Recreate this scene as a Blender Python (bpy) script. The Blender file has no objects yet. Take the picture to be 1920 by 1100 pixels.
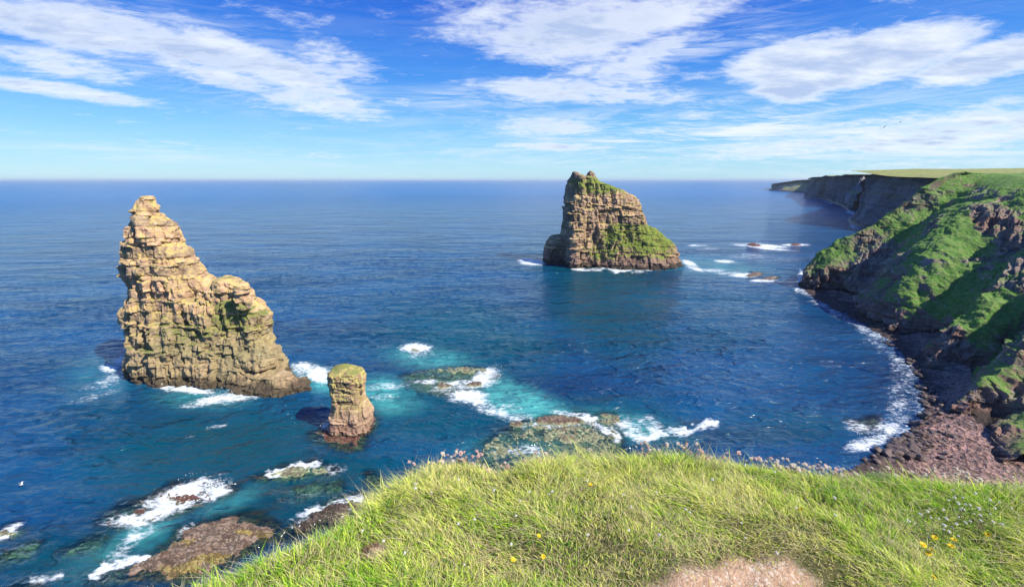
import bpy, math, random
import numpy as np
from mathutils import Vector
rng = np.random.default_rng(7)
random.seed(5)
R = math.radians
scene = bpy.context.scene
col = scene.collection

# ------------------------------------------------------------------ camera
CH = 62.0                     # eye height above the sea
F = 850.0; W0, H0 = 1920, 1100
PIT = math.atan(213.0 / F)
CP, SP = math.cos(PIT), math.sin(PIT)
cam = bpy.data.cameras.new('camera'); camo = bpy.data.objects.new('camera', cam)
col.objects.link(camo); scene.camera = camo
cam.sensor_width = 36; cam.lens = F / W0 * 36
cam.clip_start = 0.1; cam.clip_end = 200000
camo.location = (0, 0, CH); camo.rotation_euler = (R(90) - PIT, 0, 0)

def ray(px, py):
    x = (px - 960) / F; y = (550 - py) / F
    return x, CP + y * SP, y * CP - SP
def G(px, py, z=0.0):         # point of the plane at height z seen at a pixel of the photograph
    x, f, u = ray(px, py); t = (z - CH) / u
    return (x * t, f * t, z)
def D(px, py, Y):             # point at forward distance Y
    x, f, u = ray(px, py); t = Y / f
    return (x * t, Y, CH + u * t)
def proj(x, y, z):
    zz = z - CH; d = y * CP - zz * SP; v = y * SP + zz * CP
    d = np.maximum(d, 1e-3)
    return 960 + F * x / d, 550 - F * v / d

# ------------------------------------------------------------------ numpy noise
def _h(ix, iy, iz, s=0):
    with np.errstate(over='ignore'):
        n = (ix.astype(np.int64) * 73856093) ^ (iy.astype(np.int64) * 19349663) ^ (iz.astype(np.int64) * 83492791) ^ (s * 2654435761)
        n = (n ^ (n >> 13)) * 1274126177
        n = (n ^ (n >> 16)) & 0x7fffffff
        n = (n * 1103515245 + 12345) & 0x7fffffff
        n = n ^ (n >> 11)
    return (n & 0xfffff) / float(0xfffff)
def vnoise(x, y, z=None, s=0):
    if z is None: z = np.zeros_like(x)
    x0, y0, z0 = np.floor(x), np.floor(y), np.floor(z)
    fx, fy, fz = x - x0, y - y0, z - z0
    fx = fx * fx * fx * (fx * (fx * 6 - 15) + 10); fy = fy * fy * fy * (fy * (fy * 6 - 15) + 10); fz = fz * fz * fz * (fz * (fz * 6 - 15) + 10)
    r = 0
    for i in (0, 1):
        wx = fx if i else 1 - fx
        for j in (0, 1):
            wy = fy if j else 1 - fy
            for k in (0, 1):
                wz = fz if k else 1 - fz
                r = r + _h(x0 + i, y0 + j, z0 + k, s) * wx * wy * wz
    return r * 2 - 1
def fbm(x, y, z=None, o=4, s=0, g=0.5):
    a = 1; t = 0; r = 0
    if z is None: z = np.zeros_like(x)
    for i in range(o):
        r = r + a * vnoise(x * 2.03 ** i + i * 17.3, y * 2.03 ** i - i * 9.1, z * 2.03 ** i + i * 5.7, s + i); t += a; a *= g
    return r / t
def h1(i, s=0):
    z = np.zeros_like(i); return _h(i, z, z, s)
def ss(a, b, x):
    t = np.clip((x - a) / (b - a), 0, 1); return t * t * (3 - 2 * t)

def seg_dist(px, py, pts, closed=False):
    d = np.full(px.shape, 1e9)
    n = len(pts)
    for i in range(n if closed else n - 1):
        ax, ay = pts[i][:2]; bx, by = pts[(i + 1) % n][:2]
        vx, vy = bx - ax, by - ay; L = vx * vx + vy * vy + 1e-12
        t = np.clip(((px - ax) * vx + (py - ay) * vy) / L, 0, 1)
        d = np.minimum(d, np.hypot(px - ax - t * vx, py - ay - t * vy))
    return d
def inside(px, py, pts):
    c = np.zeros(px.shape, bool); n = len(pts)
    for i in range(n):
        ax, ay = pts[i][:2]; bx, by = pts[(i + 1) % n][:2]
        if ay == by: continue
        m = ((ay > py) != (by > py)) & (px < (bx - ax) * (py - ay) / (by - ay) + ax)
        c ^= m
    return c

# ------------------------------------------------------------------ mesh helpers
def mesh_np(name, v, f, mat=None, attrs=None, smooth=False, mats=None, fm=None):
    v = np.asarray(v, np.float32); f = np.asarray(f, np.int32)
    me = bpy.data.meshes.new(name)
    k = f.shape[1]
    me.vertices.add(len(v)); me.vertices.foreach_set('co', v.ravel())
    me.loops.add(f.size); me.loops.foreach_set('vertex_index', f.ravel())
    me.polygons.add(len(f))
    me.polygons.foreach_set('loop_start', np.arange(0, f.size, k, dtype=np.int32))
    me.polygons.foreach_set('loop_total', np.full(len(f), k, np.int32))
    if mats:
        for m in mats: me.materials.append(m)
        if fm is not None: me.polygons.foreach_set('material_index', np.asarray(fm, np.int32))
    elif mat: me.materials.append(mat)
    me.update(calc_edges=True)
    me.polygons.foreach_set('use_smooth', np.full(len(f), smooth))
    set_attrs(me, attrs)
    return me
def set_attrs(me, attrs):
    for a, d in (attrs or {}).items():
        d = np.asarray(d, np.float32)
        if d.ndim == 1:
            at = me.attributes.new(a, 'FLOAT', 'POINT'); at.data.foreach_set('value', d)
        else:
            at = me.attributes.new(a, 'FLOAT_COLOR', 'POINT')
            at.data.foreach_set('color', np.concatenate([d, np.ones((len(d), 1), np.float32)], 1).ravel())
def link(name, me, label=None, cat=None, group=None, kind=None, parent=None):
    o = bpy.data.objects.new(name, me); col.objects.link(o)
    if label: o['label'] = label
    if cat: o['category'] = cat
    if group: o['group'] = group
    if kind: o['kind'] = kind
    if parent: o.parent = parent
    return o
def grid_faces(nr, nc, wrap=False):
    i = np.arange(nr - 1)[:, None]; j = np.arange(nc if wrap else nc - 1)[None, :]
    j2 = (j + 1) % nc
    return np.stack([i * nc + j, i * nc + j2, (i + 1) * nc + j2, (i + 1) * nc + j], -1).reshape(-1, 4)
def get_np(me):
    n = len(me.vertices); v = np.empty(n * 3, np.float32); me.vertices.foreach_get('co', v)
    nn = np.empty(n * 3, np.float32); me.vertices.foreach_get('normal', nn)
    return v.reshape(-1, 3).astype(float), nn.reshape(-1, 3).astype(float)

# ------------------------------------------------------------------ node helpers
class NT:
    def __init__(s, tree):
        s.t = tree; tree.nodes.clear()
    def n(s, typ, ins=None, out=0, **pr):
        nd = s.t.nodes.new('ShaderNode' + typ)
        for k, v in pr.items(): setattr(nd, k, v)
        for k, v in (ins or {}).items():
            sk = nd.inputs[k]
            if isinstance(v, bpy.types.NodeSocket): s.t.links.new(v, sk)
            elif isinstance(v, bpy.types.Node): s.t.links.new(v.outputs[0], sk)
            else:
                if isinstance(v, tuple) and len(v) == 3 and sk.type == 'RGBA': v = v + (1,)
                sk.default_value = v
        return nd if out is None else nd.outputs[out]
    def m(s, op, a, b=0.0, c=0.0, clamp=False):
        return s.n('Math', {0: a, 1: b, 2: c}, operation=op, use_clamp=clamp)
    def v(s, op, a, b=(0, 0, 0)):
        return s.n('VectorMath', {0: a, 1: b}, operation=op, out=1 if op in ('LENGTH', 'DISTANCE', 'DOT_PRODUCT') else 0)
    def mix(s, f, a, b, blend='MIX'):
        nd = s.t.nodes.new('ShaderNodeMix'); nd.data_type = 'RGBA'; nd.blend_type = blend; nd.clamp_factor = True
        for i, x in ((0, f), (6, a), (7, b)):
            if isinstance(x, bpy.types.NodeSocket): s.t.links.new(x, nd.inputs[i])
            else: nd.inputs[i].default_value = (tuple(x) + (1,) if isinstance(x, tuple) and len(x) == 3 else x)
        return nd.outputs[2]
    def noise(s, vec, scale, detail=4, rough=0.5, dist=0.0, out=0):
        return s.n('TexNoise', {'Vector': vec, 'Scale': scale, 'Detail': detail, 'Roughness': rough, 'Distortion': dist}, out=out)
    def step(s, x, a, b, lo=0.0, hi=1.0):
        return s.n('MapRange', {0: x, 1: a, 2: b, 3: lo, 4: hi}, interpolation_type='SMOOTHSTEP')
    def attr(s, name, out=2):
        return s.n('Attribute', attribute_name=name, out=out)
    def mapv(s, vec, scale=(1, 1, 1), loc=(0, 0, 0), rot=(0, 0, 0)):
        return s.n('Mapping', {0: vec, 1: loc, 2: rot, 3: scale})
def newmat(name):
    m = bpy.data.materials.new(name); m.use_nodes = True
    return m, NT(m.node_tree)
def out(nt, sh, disp=None):
    o = nt.n('OutputMaterial', {0: sh}, out=None)

def rock_mat(name, cA, cB, cC, lichen=(0.42, 0.33, 0.12), lich=0.5, grass=(0.10, 0.17, 0.03), grass2=(0.2, 0.24, 0.06),
             gthr=(0.75, 0.95), wet=3.0, wetc=(0.03, 0.026, 0.022), scale=1.0, bump=0.5, specks=0.0, rust=(0.16, 0.07, 0.04), lowz=0.0, white=0.0):
    m, t = newmat(name)
    g = t.n('NewGeometry', out=None); pos = g.outputs['Position']; nor = g.outputs['Normal']
    nz = t.n('SeparateXYZ', {0: nor}, out=2); pz = t.n('SeparateXYZ', {0: pos}, out=2)
    warp = t.noise(pos, 0.12 / scale, 3, 0.5)
    zst = t.mapv(pos, (0.25 / scale, 0.25 / scale, 0.9 / scale))
    bands = t.noise(zst, 1.0, 4, 0.65, 0.4)
    big = t.noise(pos, 0.09 / scale, 4, 0.6)
    fine = t.noise(pos, 2.2 / scale, 5, 0.65)
    bed = t.attr('bed'); blk = t.attr('blk'); gr = t.attr('gr')
    c = t.mix(t.step(bands, 0.35, 0.65), cA, cB)
    c = t.mix(t.step(t.m('ADD', t.m('MULTIPLY', bed, 0.6), t.m('MULTIPLY', big, 0.8)), 0.55, 0.95), c, cC)
    c = t.mix(1.0, c, t.n('CombineColor', {0: t.m('ADD', 0.62, t.m('MULTIPLY', blk, 0.7)), 1: t.m('ADD', 0.62, t.m('MULTIPLY', blk, 0.68)), 2: t.m('ADD', 0.64, t.m('MULTIPLY', blk, 0.64))}), 'MULTIPLY')
    c = t.mix(t.step(fine, 0.35, 0.72, 0.0, 0.55), c, t.mix(1.0, c, (0.5, 0.45, 0.42), 'MULTIPLY'))
    if lich > 0:
        lf = t.step(t.m('ADD', t.m('MULTIPLY', t.noise(pos, 0.5 / scale, 5, 0.7), 1.0), t.m('MULTIPLY', nz, 0.10)), 0.66 - 0.3 * lich, 0.86 - 0.3 * lich)
        lf = t.m('MULTIPLY', lf, t.step(pz, wet + 2, wet + 10))
        c = t.mix(t.m('MULTIPLY', lf, 0.85), c, lichen)
    # dark wet foot and a separate tint for the lower beds
    wz = t.m('ADD', pz, t.m('MULTIPLY', t.m('SUBTRACT', t.noise(pos, 0.25 / scale, 4, 0.6), 0.5), wet * 1.6))
    if lowz > 0: c = t.mix(t.m('MULTIPLY', t.step(wz, lowz, lowz * 0.4, 0, 0.75), t.step(big, 0.3, 0.6, 0.5, 1.0)), c, rust)
    c = t.mix(t.step(wz, wet, wet * 0.45, 0, 0.9), c, wetc)
    if white > 0:
        wn = t.noise(t.mapv(pos, (1, 1, 1)), 0.7, 3, 0.6)
        c = t.mix(t.step(wn, 0.74 - white * 0.1, 0.78 - white * 0.1, 0, 0.8), c, (0.55, 0.55, 0.52))
    gn = t.noise(pos, 0.35 / scale, 6, 0.68)
    gf = t.m('ADD', t.m('ADD', nz, t.m('MULTIPLY', t.m('SUBTRACT', gn, 0.5), 1.1)), gr)
    gf = t.step(gf, gthr[0], gthr[1])
    if specks > 0:
        sn = t.noise(t.mapv(pos, (0.55, 0.55, 0.9)), 1.0, 4, 0.7)
        spk = t.m('MULTIPLY', t.step(sn, 0.60, 0.66), t.step(t.noise(pos, 0.06, 3, 0.6), 0.38, 0.56))
        gf = t.m('MULTIPLY', gf, t.m('SUBTRACT', 1.0, t.m('MULTIPLY', spk, specks)))
        c = t.mix(t.m('MULTIPLY', spk, t.step(fine, 0.45, 0.65)), c, (0.36, 0.32, 0.28))
    gf = t.m('MULTIPLY', gf, t.step(pz, wet * 0.8, wet * 1.5 + 1))
    gc = t.mix(t.step(t.noise(pos, 0.9 / scale, 5, 0.75), 0.38, 0.62), grass, grass2)
    gc = t.mix(t.step(t.noise(pos, 3.5 / scale, 3, 0.7), 0.35, 0.7, 0, 0.6), gc, t.mix(1.0, gc, (0.45, 0.5, 0.4), 'MULTIPLY'))
    c = t.mix(gf, c, gc)
    hgt = t.m('ADD', t.m('MULTIPLY', t.noise(pos, 1.6 / scale, 6, 0.7), 0.7), t.m('MULTIPLY', t.noise(t.mapv(pos, (0.8 / scale, 0.8 / scale, 3.5 / scale)), 1.0, 3, 0.6), 0.5))
    bp = t.n('Bump', {'Strength': bump, 'Distance': 0.6 * scale, 'Height': hgt})
    rgh = t.step(wz, 0.0, wet, 0.45, 0.92)
    b = t.n('BsdfPrincipled', {'Base Color': c, 'Roughness': rgh, 'Normal': bp, 'Specular IOR Level': 0.25})
    out(t, b); return m

# ------------------------------------------------------------------ rock builder
def remeshed(name, parts, voxel):
    vs, fs, off = [], [], 0
    bm_v = []; polys = []
    for loops in parts:                       # loops: (z, cx, cy, rx, ry, power)
        na = 48
        a = np.linspace(0, 2 * math.pi, na, endpoint=False)
        base = len(bm_v)
        for (z, cx, cy, rx, ry, pw, sk) in loops:
            ca, sa = np.cos(a), np.sin(a)
            x = np.sign(ca) * np.abs(ca) ** (2 / pw) * rx; y = np.sign(sa) * np.abs(sa) ** (2 / pw) * ry
            for i in range(na): bm_v.append((cx + x[i], cy + y[i] + sk * x[i], z))
        nl = len(loops)
        for i in range(nl - 1):
            for j in range(na):
                j2 = (j + 1) % na
                polys.append((base + i * na + j, base + i * na + j2, base + (i + 1) * na + j2, base + (i + 1) * na + j))
        polys.append(tuple(base + j for j in range(na))[::-1])
        polys.append(tuple(base + (nl - 1) * na + j for j in range(na)))
    me = bpy.data.meshes.new(name); me.from_pydata(bm_v, [], polys); me.update()
    o = bpy.data.objects.new('tmp', me); col.objects.link(o)
    md = o.modifiers.new('r', 'REMESH'); md.mode = 'VOXEL'; md.voxel_size = voxel
    dg = bpy.context.evaluated_depsgraph_get(); dg.update()
    m2 = bpy.data.meshes.new_from_object(o.evaluated_get(dg))
    bpy.data.objects.remove(o); bpy.data.meshes.remove(me)
    m2.name = name
    return m2
def strata(P, N, T=1.8, bw=4.0, amp=0.7, tilt=(0.03, 0.05), seed=1, crack=0.35, rough=0.5, big=1.5, ang=0.35, zdir=0.25, bigsc=11.0):
    x, y, z = P[:, 0], P[:, 1], P[:, 2]
    hn = N.copy(); hn[:, 2] *= zdir
    ln = np.linalg.norm(hn, axis=1, keepdims=True); hn = hn / np.maximum(ln, 0.35)
    steep = np.clip(1.25 - np.abs(N[:, 2]) * 1.0, 0.15, 1)
    d = big * fbm(x / bigsc, y / bigsc, z / (bigsc * 1.2), 3, seed + 50)
    q = z + tilt[0] * x + tilt[1] * y + 0.5 * T * fbm(x / (6 * T), y / (6 * T), z / (9 * T), 2, seed + 3)
    r = np.random.default_rng(seed)
    th = T * (0.3 + 2.2 * r.random(400) ** 2); edges = np.cumsum(th) - 60
    lay = np.searchsorted(edges, q); lay = np.clip(lay, 1, 398)
    fr = (q - edges[lay - 1]) / (edges[lay] - edges[lay - 1])
    ca, sa = math.cos(ang), math.sin(ang)
    u = x * ca + y * sa + 0.25 * bw * fbm(x / bw, y / bw, z / bw, 2, seed + 7); v = -x * sa + y * ca + 0.25 * bw * fbm(x / bw, y / bw, z / bw, 2, seed + 8)
    lf = lay.astype(float)
    bwl = bw * (0.5 + h1(lf, seed + 11))
    bu = np.floor(u / bwl + h1(lf, seed + 12) * 9); bv = np.floor(v / bwl + h1(lf, seed + 13) * 9)
    hb = _h(lf, bu, bv, seed + 14)
    # master joints crossing several beds
    BU = np.floor(u / (bw * 2.6)); BV = np.floor(v / (bw * 2.6)); L3 = np.floor(lf / 4)
    hB = _h(L3, BU, BV, seed + 15)
    fu = np.abs((u / bwl + h1(lf, seed + 12) * 9) % 1 - 0.5) * 2; fv = np.abs((v / bwl + h1(lf, seed + 13) * 9) % 1 - 0.5) * 2
    edge = np.maximum(ss(0.75, 1.0, fu), np.maximum(ss(0.75, 1.0, fv), 0.6 * (h1(lf, seed + 22) > 0.35) * ss(0.7, 1.0, np.abs(fr * 2 - 1))))
    dd = amp * ((h1(lf, seed + 20) - 0.5) * 0.45 + (hb - 0.5) * 1.8 + (hB - 0.5) * 2.4) - crack * edge * (0.35 + 0.9 * h1(lf, seed + 21)) + amp * 2.3 * fbm(u / (bw * .8), v / (bw * .8), z / (bw * 5), 3, seed + 31)
    dd += rough * fbm(x / 1.7, y / 1.7, z / 1.3, 4, seed + 30, 0.6)
    P2 = P + hn * ((d + dd * steep)[:, None])
    P2[:, 2] += (1 - steep) * 0.5 * rough * fbm(x / 1.2, y / 1.2, z, 3, seed + 40)
    return P2, h1(lf, seed + 60), hb * 0.6 + hB * 0.4
def stack(name, rows, voxel, mat, label, cat, gr=None, **kw):
    me = remeshed(name, rows, voxel)
    P, N = get_np(me)
    P2, bed, blk = strata(P, N, **kw)
    zt = P[:, 2].max(); P2 = P + (P2 - P) * (1 - 0.55 * ss(zt * 0.86, zt, P[:, 2]))[:, None]
    me.vertices.foreach_set('co', P2.astype(np.float32).ravel()); me.update()
    g = gr(P2, N) if gr else np.zeros(len(P2))
    set_attrs(me, {'bed': bed, 'blk': blk, 'gr': g})
    me.materials.clear(); me.materials.append(mat)
    me.polygons.foreach_set('use_smooth', np.zeros(len(me.polygons), bool))
    return link(name, me, label, cat)
def rows_from_px(rows, Y, dep, pw=2.6, skew=0.0, base=-4, shrink=1.0):
    """rows: (py, left px, right px) at forward distance Y; dep(t in 0..1 from top, halfwidth) -> half depth"""
    o = []; n = len(rows)
    zt, zb = D(0, rows[0][0], Y)[2], D(0, rows[-1][0], Y)[2]
    for (py, l, r) in rows:
        xl, _, z = D(l, py, Y); xr = D(r, py, Y)[0]; sh_ = min(shrink, (xr - xl) * 0.22); xl += sh_; xr -= sh_
        t = (zt - z) / (zt - zb)
        w = (xr - xl) / 2
        o.append((z, (xl + xr) / 2, Y, w, dep(t, w), pw, skew))
    o.sort(key=lambda a: a[0])
    z, cx, cy, rx, ry, p, s = o[0]
    o.insert(0, (base, cx, cy, rx * 1.02, ry * 1.02, p, s))
    return o
def pxmask(P, ells):
    px, py = proj(P[:, 0], P[:, 1], P[:, 2]); g = np.zeros(len(P))
    for (cx, cy, rx, ry, w) in ells:
        g = np.maximum(g, w * (1 - ss(0.5, 1.15, np.hypot((px - cx) / rx, (py - cy) / ry))))
    return g
# ================================================================== SEA STACKS
m_left = rock_mat('left_stack_rock', (0.50, 0.31, 0.20), (0.64, 0.45, 0.27), (0.34, 0.25, 0.17), lichen=(0.58, 0.46, 0.15), lich=0.6,
                  gthr=(0.95, 1.2), grass=(0.16, 0.20, 0.05), grass2=(0.30, 0.30, 0.09), wet=4.2, wetc=(0.06, 0.045, 0.03), rust=(0.27, 0.235, 0.12), lowz=26, bump=0.6, white=0.5)  # raised wet band also paints in the shade of caves at the foot
m_far = rock_mat('far_stack_rock', (0.42, 0.27, 0.18), (0.56, 0.40, 0.25), (0.28, 0.19, 0.14), lichen=(0.50, 0.40, 0.14), lich=0.5,
                 gthr=(0.85, 1.1), grass=(0.13, 0.20, 0.03), grass2=(0.26, 0.30, 0.06), wet=4.0, scale=1.8, bump=0.7)
m_pil = rock_mat('pillar_rock', (0.42, 0.28, 0.20), (0.52, 0.37, 0.24), (0.36, 0.22, 0.16), lichen=(0.50, 0.44, 0.14), lich=0.8,
                 gthr=(1.0, 1.3), grass=(0.2, 0.22, 0.06), grass2=(0.3, 0.3, 0.1), wet=1.3, scale=0.7, bump=0.6)

Yl = 140.5
L = [(367, 268, 288), (373, 262, 294), (380, 260, 296), (388, 256, 300), (396, 250, 301), (404, 250, 303), (412, 247, 312), (420, 240, 327), (432, 236, 331),
     (448, 233, 334), (456, 226, 337), (470, 226, 350), (485, 229, 358), (498, 231, 368), (512, 233, 382), (525, 235, 400), (545, 240, 428),
     (562, 242, 442), (572, 234, 452), (590, 234, 458), (615, 239, 460), (640, 244, 466), (665, 246, 474), (690, 250, 482), (708, 254, 490)]
S = [(521, 404, 432), (526, 398, 452), (533, 392, 468), (545, 385, 469), (555, 378, 472), (566, 370, 486), (577, 360, 496), (586, 350, 512), (605, 340, 514),
     (622, 330, 517), (640, 320, 528), (655, 310, 538), (675, 305, 544), (695, 300, 550), (712, 300, 557)]
T3 = [(531, 448, 466), (535, 445, 470), (545, 445, 469), (560, 446, 472)]
lw = rows_from_px(L, Yl, lambda t, w: 2.4 + 9.5 * t ** 0.8, 2.8, -0.05)
sw = rows_from_px(S, Yl - 3, lambda t, w: 3.5 + 6.5 * t, 2.6, -0.16)
tw = rows_from_px(T3, Yl - 9, lambda t, w: 1.8, 3.0, 0, base=D(0, 575, Yl - 8)[2])
foot = [(-4, D(505, 720, 127)[0], 128, 12, 8, 2.3, -0.1), (1.0, D(505, 720, 127)[0], 128.5, 11, 7, 2.3, -0.1), (4.5, D(500, 700, 128)[0], 129, 8, 4, 2.2, -.1)]
def gl(P, N):
    n = fbm(P[:, 0] / 4, P[:, 1] / 4, P[:, 2] / 4, 3, 9)
    return pxmask(P, [(430, 590, 55, 38, 1.1), (350, 620, 80, 34, 0.6), (480, 600, 45, 24, 0.6), (330, 705, 70, 14, 0.35), (275, 378, 16, 12, 0.4), (330, 640, 95, 40, 0.25)]) + 0.25 * n
stack('sea_stack', [lw, sw, tw, foot], 0.34, m_left, 'tall golden-brown sea stack with a narrow pointed summit and a lower right shoulder', 'sea stack',
      gr=gl, T=1.5, bw=3.2, amp=0.75, seed=4, crack=0.55, rough=0.6, big=1.0, tilt=(0.02, 0.04))

Yf = 347
A = [(322, 1074, 1082), (327, 1070, 1090), (333, 1068, 1118), (341, 1064, 1130), (349, 1061, 1156), (356, 1060, 1168), (366, 1059, 1185), (376, 1058, 1195), (392, 1058, 1200), (405, 1057, 1204),
     (422, 1056, 1208), (440, 1054, 1212), (460, 1052, 1215), (490, 1050, 1220)]
A2 = [(320, 1102, 1113), (325, 1099, 1117), (332, 1096, 1120), (345, 1092, 1130)]
Bm = [(412, 1160, 1205), (420, 1150, 1215), (432, 1130, 1233), (448, 1112, 1252), (458, 1104, 1265), (472, 1096, 1270), (484, 1092, 1273), (492, 1090, 1276), (497, 1086, 1278)]
Lg = [(443, 1030, 1060), (449, 1024, 1070), (458, 1021, 1075), (475, 1018, 1078), (494, 1016, 1080)]
aw = rows_from_px(A, Yf, lambda t, w: 7 + 20 * t ** 0.8, 3.2, -0.12)
a2 = rows_from_px(A2, Yf, lambda t, w: 3 + 3 * t, 2.2, 0, base=D(0, 350, Yf)[2])
bw_ = rows_from_px(Bm, Yf - 8, lambda t, w: 6 + 18 * t, 2.3, -0.05)
lg = rows_from_px(Lg, Yf + 3, lambda t, w: 10 + 3 * t, 3, 0.25)
but = rows_from_px([(400, 1062, 1092), (440, 1066, 1098), (497, 1062, 1108)], Yf - 12, lambda t, w: 7 + 6 * t, 2.6, 0.2)
def gf_(P, N):
    n = fbm(P[:, 0] / 7, P[:, 1] / 7, P[:, 2] / 7, 3, 9)
    g = pxmask(P, [(1120, 350, 55, 20, 1.0), (1090, 345, 30, 14, .7), (1170, 445, 55, 32, 1.0), (1215, 450, 60, 36, 1.0), (1130, 470, 45, 28, .7), (1240, 470, 30, 22, .5)])
    k = pxmask(P, [(1085, 440, 40, 80, 0.6), (1130, 395, 55, 36, 0.5)])
    return g - k * (g < 0.3) + 0.25 * n
stack('sea_stack', [aw, a2, bw_, lg, but], 0.62, m_far, 'broad grass-topped sea stack with a green mound at its foot, standing on the horizon line', 'sea stack',
      gr=gf_, T=2.6, bw=5.5, amp=1.1, seed=12, crack=0.9, rough=1.1, big=2.2, tilt=(0.05, 0.02), bigsc=16)

Yp = 105
Pp = [(682, 640, 650), (686, 628, 660), (690, 621, 668), (695, 617, 680), (705, 616, 685), (720, 618, 684), (738, 621, 682), (745, 624, 684), (756, 624, 689), (770, 622, 696), (782, 620, 700), (797, 617, 703)]
pw_ = rows_from_px(Pp, Yp, lambda t, w: w * 0.85, 3.0, 0, shrink=0.3)
stack('rock_pillar', [pw_], 0.2, m_pil, 'short squat rock pillar capped with yellow lichen, beside the tall pointed stack', 'sea stack',
      gr=lambda P, N: 0.2 * fbm(P[:, 0], P[:, 1], P[:, 2]) + 0.3 * ss(8, 12, P[:, 2]), T=1.1, bw=2.2, amp=0.28, seed=23, crack=0.3, rough=0.35, big=0.25, bigsc=5)

# ================================================================== REEFS AND SHELVES
def reef_mat(name, dry, dry2, alg, alg2, wetz=0.35, gold=None):
    m, t = newmat(name)
    g = t.n('NewGeometry', out=None); pos = g.outputs['Position']
    pz = t.n('SeparateXYZ', {0: pos}, out=2)
    nn = t.noise(pos, 0.5, 5, 0.7); f = t.noise(pos, 2.5, 4, 0.7)
    c = t.mix(t.step(nn, 0.4, 0.6), dry, dry2)
    if gold: c = t.mix(t.step(t.m('ADD', t.noise(t.mapv(pos, (1, 1, 1), (9, 3, 0)), 0.22, 4, 0.6), t.m('MULTIPLY', t.attr('gr'), 0.22)), 0.60, 0.72, 0, 0.8), c, gold)
    a = t.mix(t.step(f, 0.4, 0.6), alg, alg2)
    c = t.mix(t.step(t.m('ADD', pz, t.m('MULTIPLY', t.m('SUBTRACT', nn, 0.5), 0.8)), wetz, wetz - 0.45), c, a)
    c = t.mix(t.step(f, 0.4, 0.75, 0, 0.6), c, t.mix(1.0, c, (0.4, 0.38, 0.36), 'MULTIPLY'))
    cw = t.v('ADD', t.mapv(pos, (0.25, 0.9, 0.7), rot=(0, 0, R(25))), t.v('MULTIPLY', t.noise(pos, 0.5, 5, 0.7, out=1), (2.6, 2.6, 2.6)))
    ck = t.n('TexVoronoi', {'Vector': cw, 'Scale': 1.0}, feature='DISTANCE_TO_EDGE', out=0)
    cid = t.n('SeparateColor', {0: t.n('TexVoronoi', {'Vector': cw, 'Scale': 1.0}, out=1)}, out=0)
    c = t.mix(t.m('MULTIPLY', cid, 0.55), c, t.mix(1.0, c, (0.5, 0.5, 0.52), 'MULTIPLY'))
    c = t.mix(t.step(ck, 0.05, 0.0, 0, 0.55), c, (0.05, 0.04, 0.03))
    bp = t.n('Bump', {'Strength': 0.8, 'Distance': 0.5, 'Height': t.m('ADD', t.m('MULTIPLY', t.step(ck, 0.0, 0.12), 0.6), t.m('ADD', t.noise(pos, 1.4, 6, 0.7), t.m('MULTIPLY', cid, 0.5)))})
    out(t, t.n('BsdfPrincipled', {'Base Color': c, 'Roughness': t.step(pz, 0.3, 1.6, 0.28, 0.75), 'Normal': bp, 'Specular IOR Level': 0.5})); return m
m_shelf = reef_mat('golden_shelf_rock', (0.32, 0.24, 0.18), (0.24, 0.155, 0.11), (0.22, 0.14, 0.06), (0.26, 0.20, 0.08), 0.2, gold=(0.36, 0.27, 0.07))
m_red = reef_mat('reddish_reef_rock', (0.20, 0.07, 0.05), (0.27, 0.13, 0.09), (0.30, 0.30, 0.16), (0.17, 0.2, 0.12), 0.25)
m_olive = reef_mat('olive_reef_rock', (0.32, 0.24, 0.16), (0.24, 0.16, 0.11), (0.50, 0.52, 0.28), (0.33, 0.36, 0.22), 0.5)
REEFS = []
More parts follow.
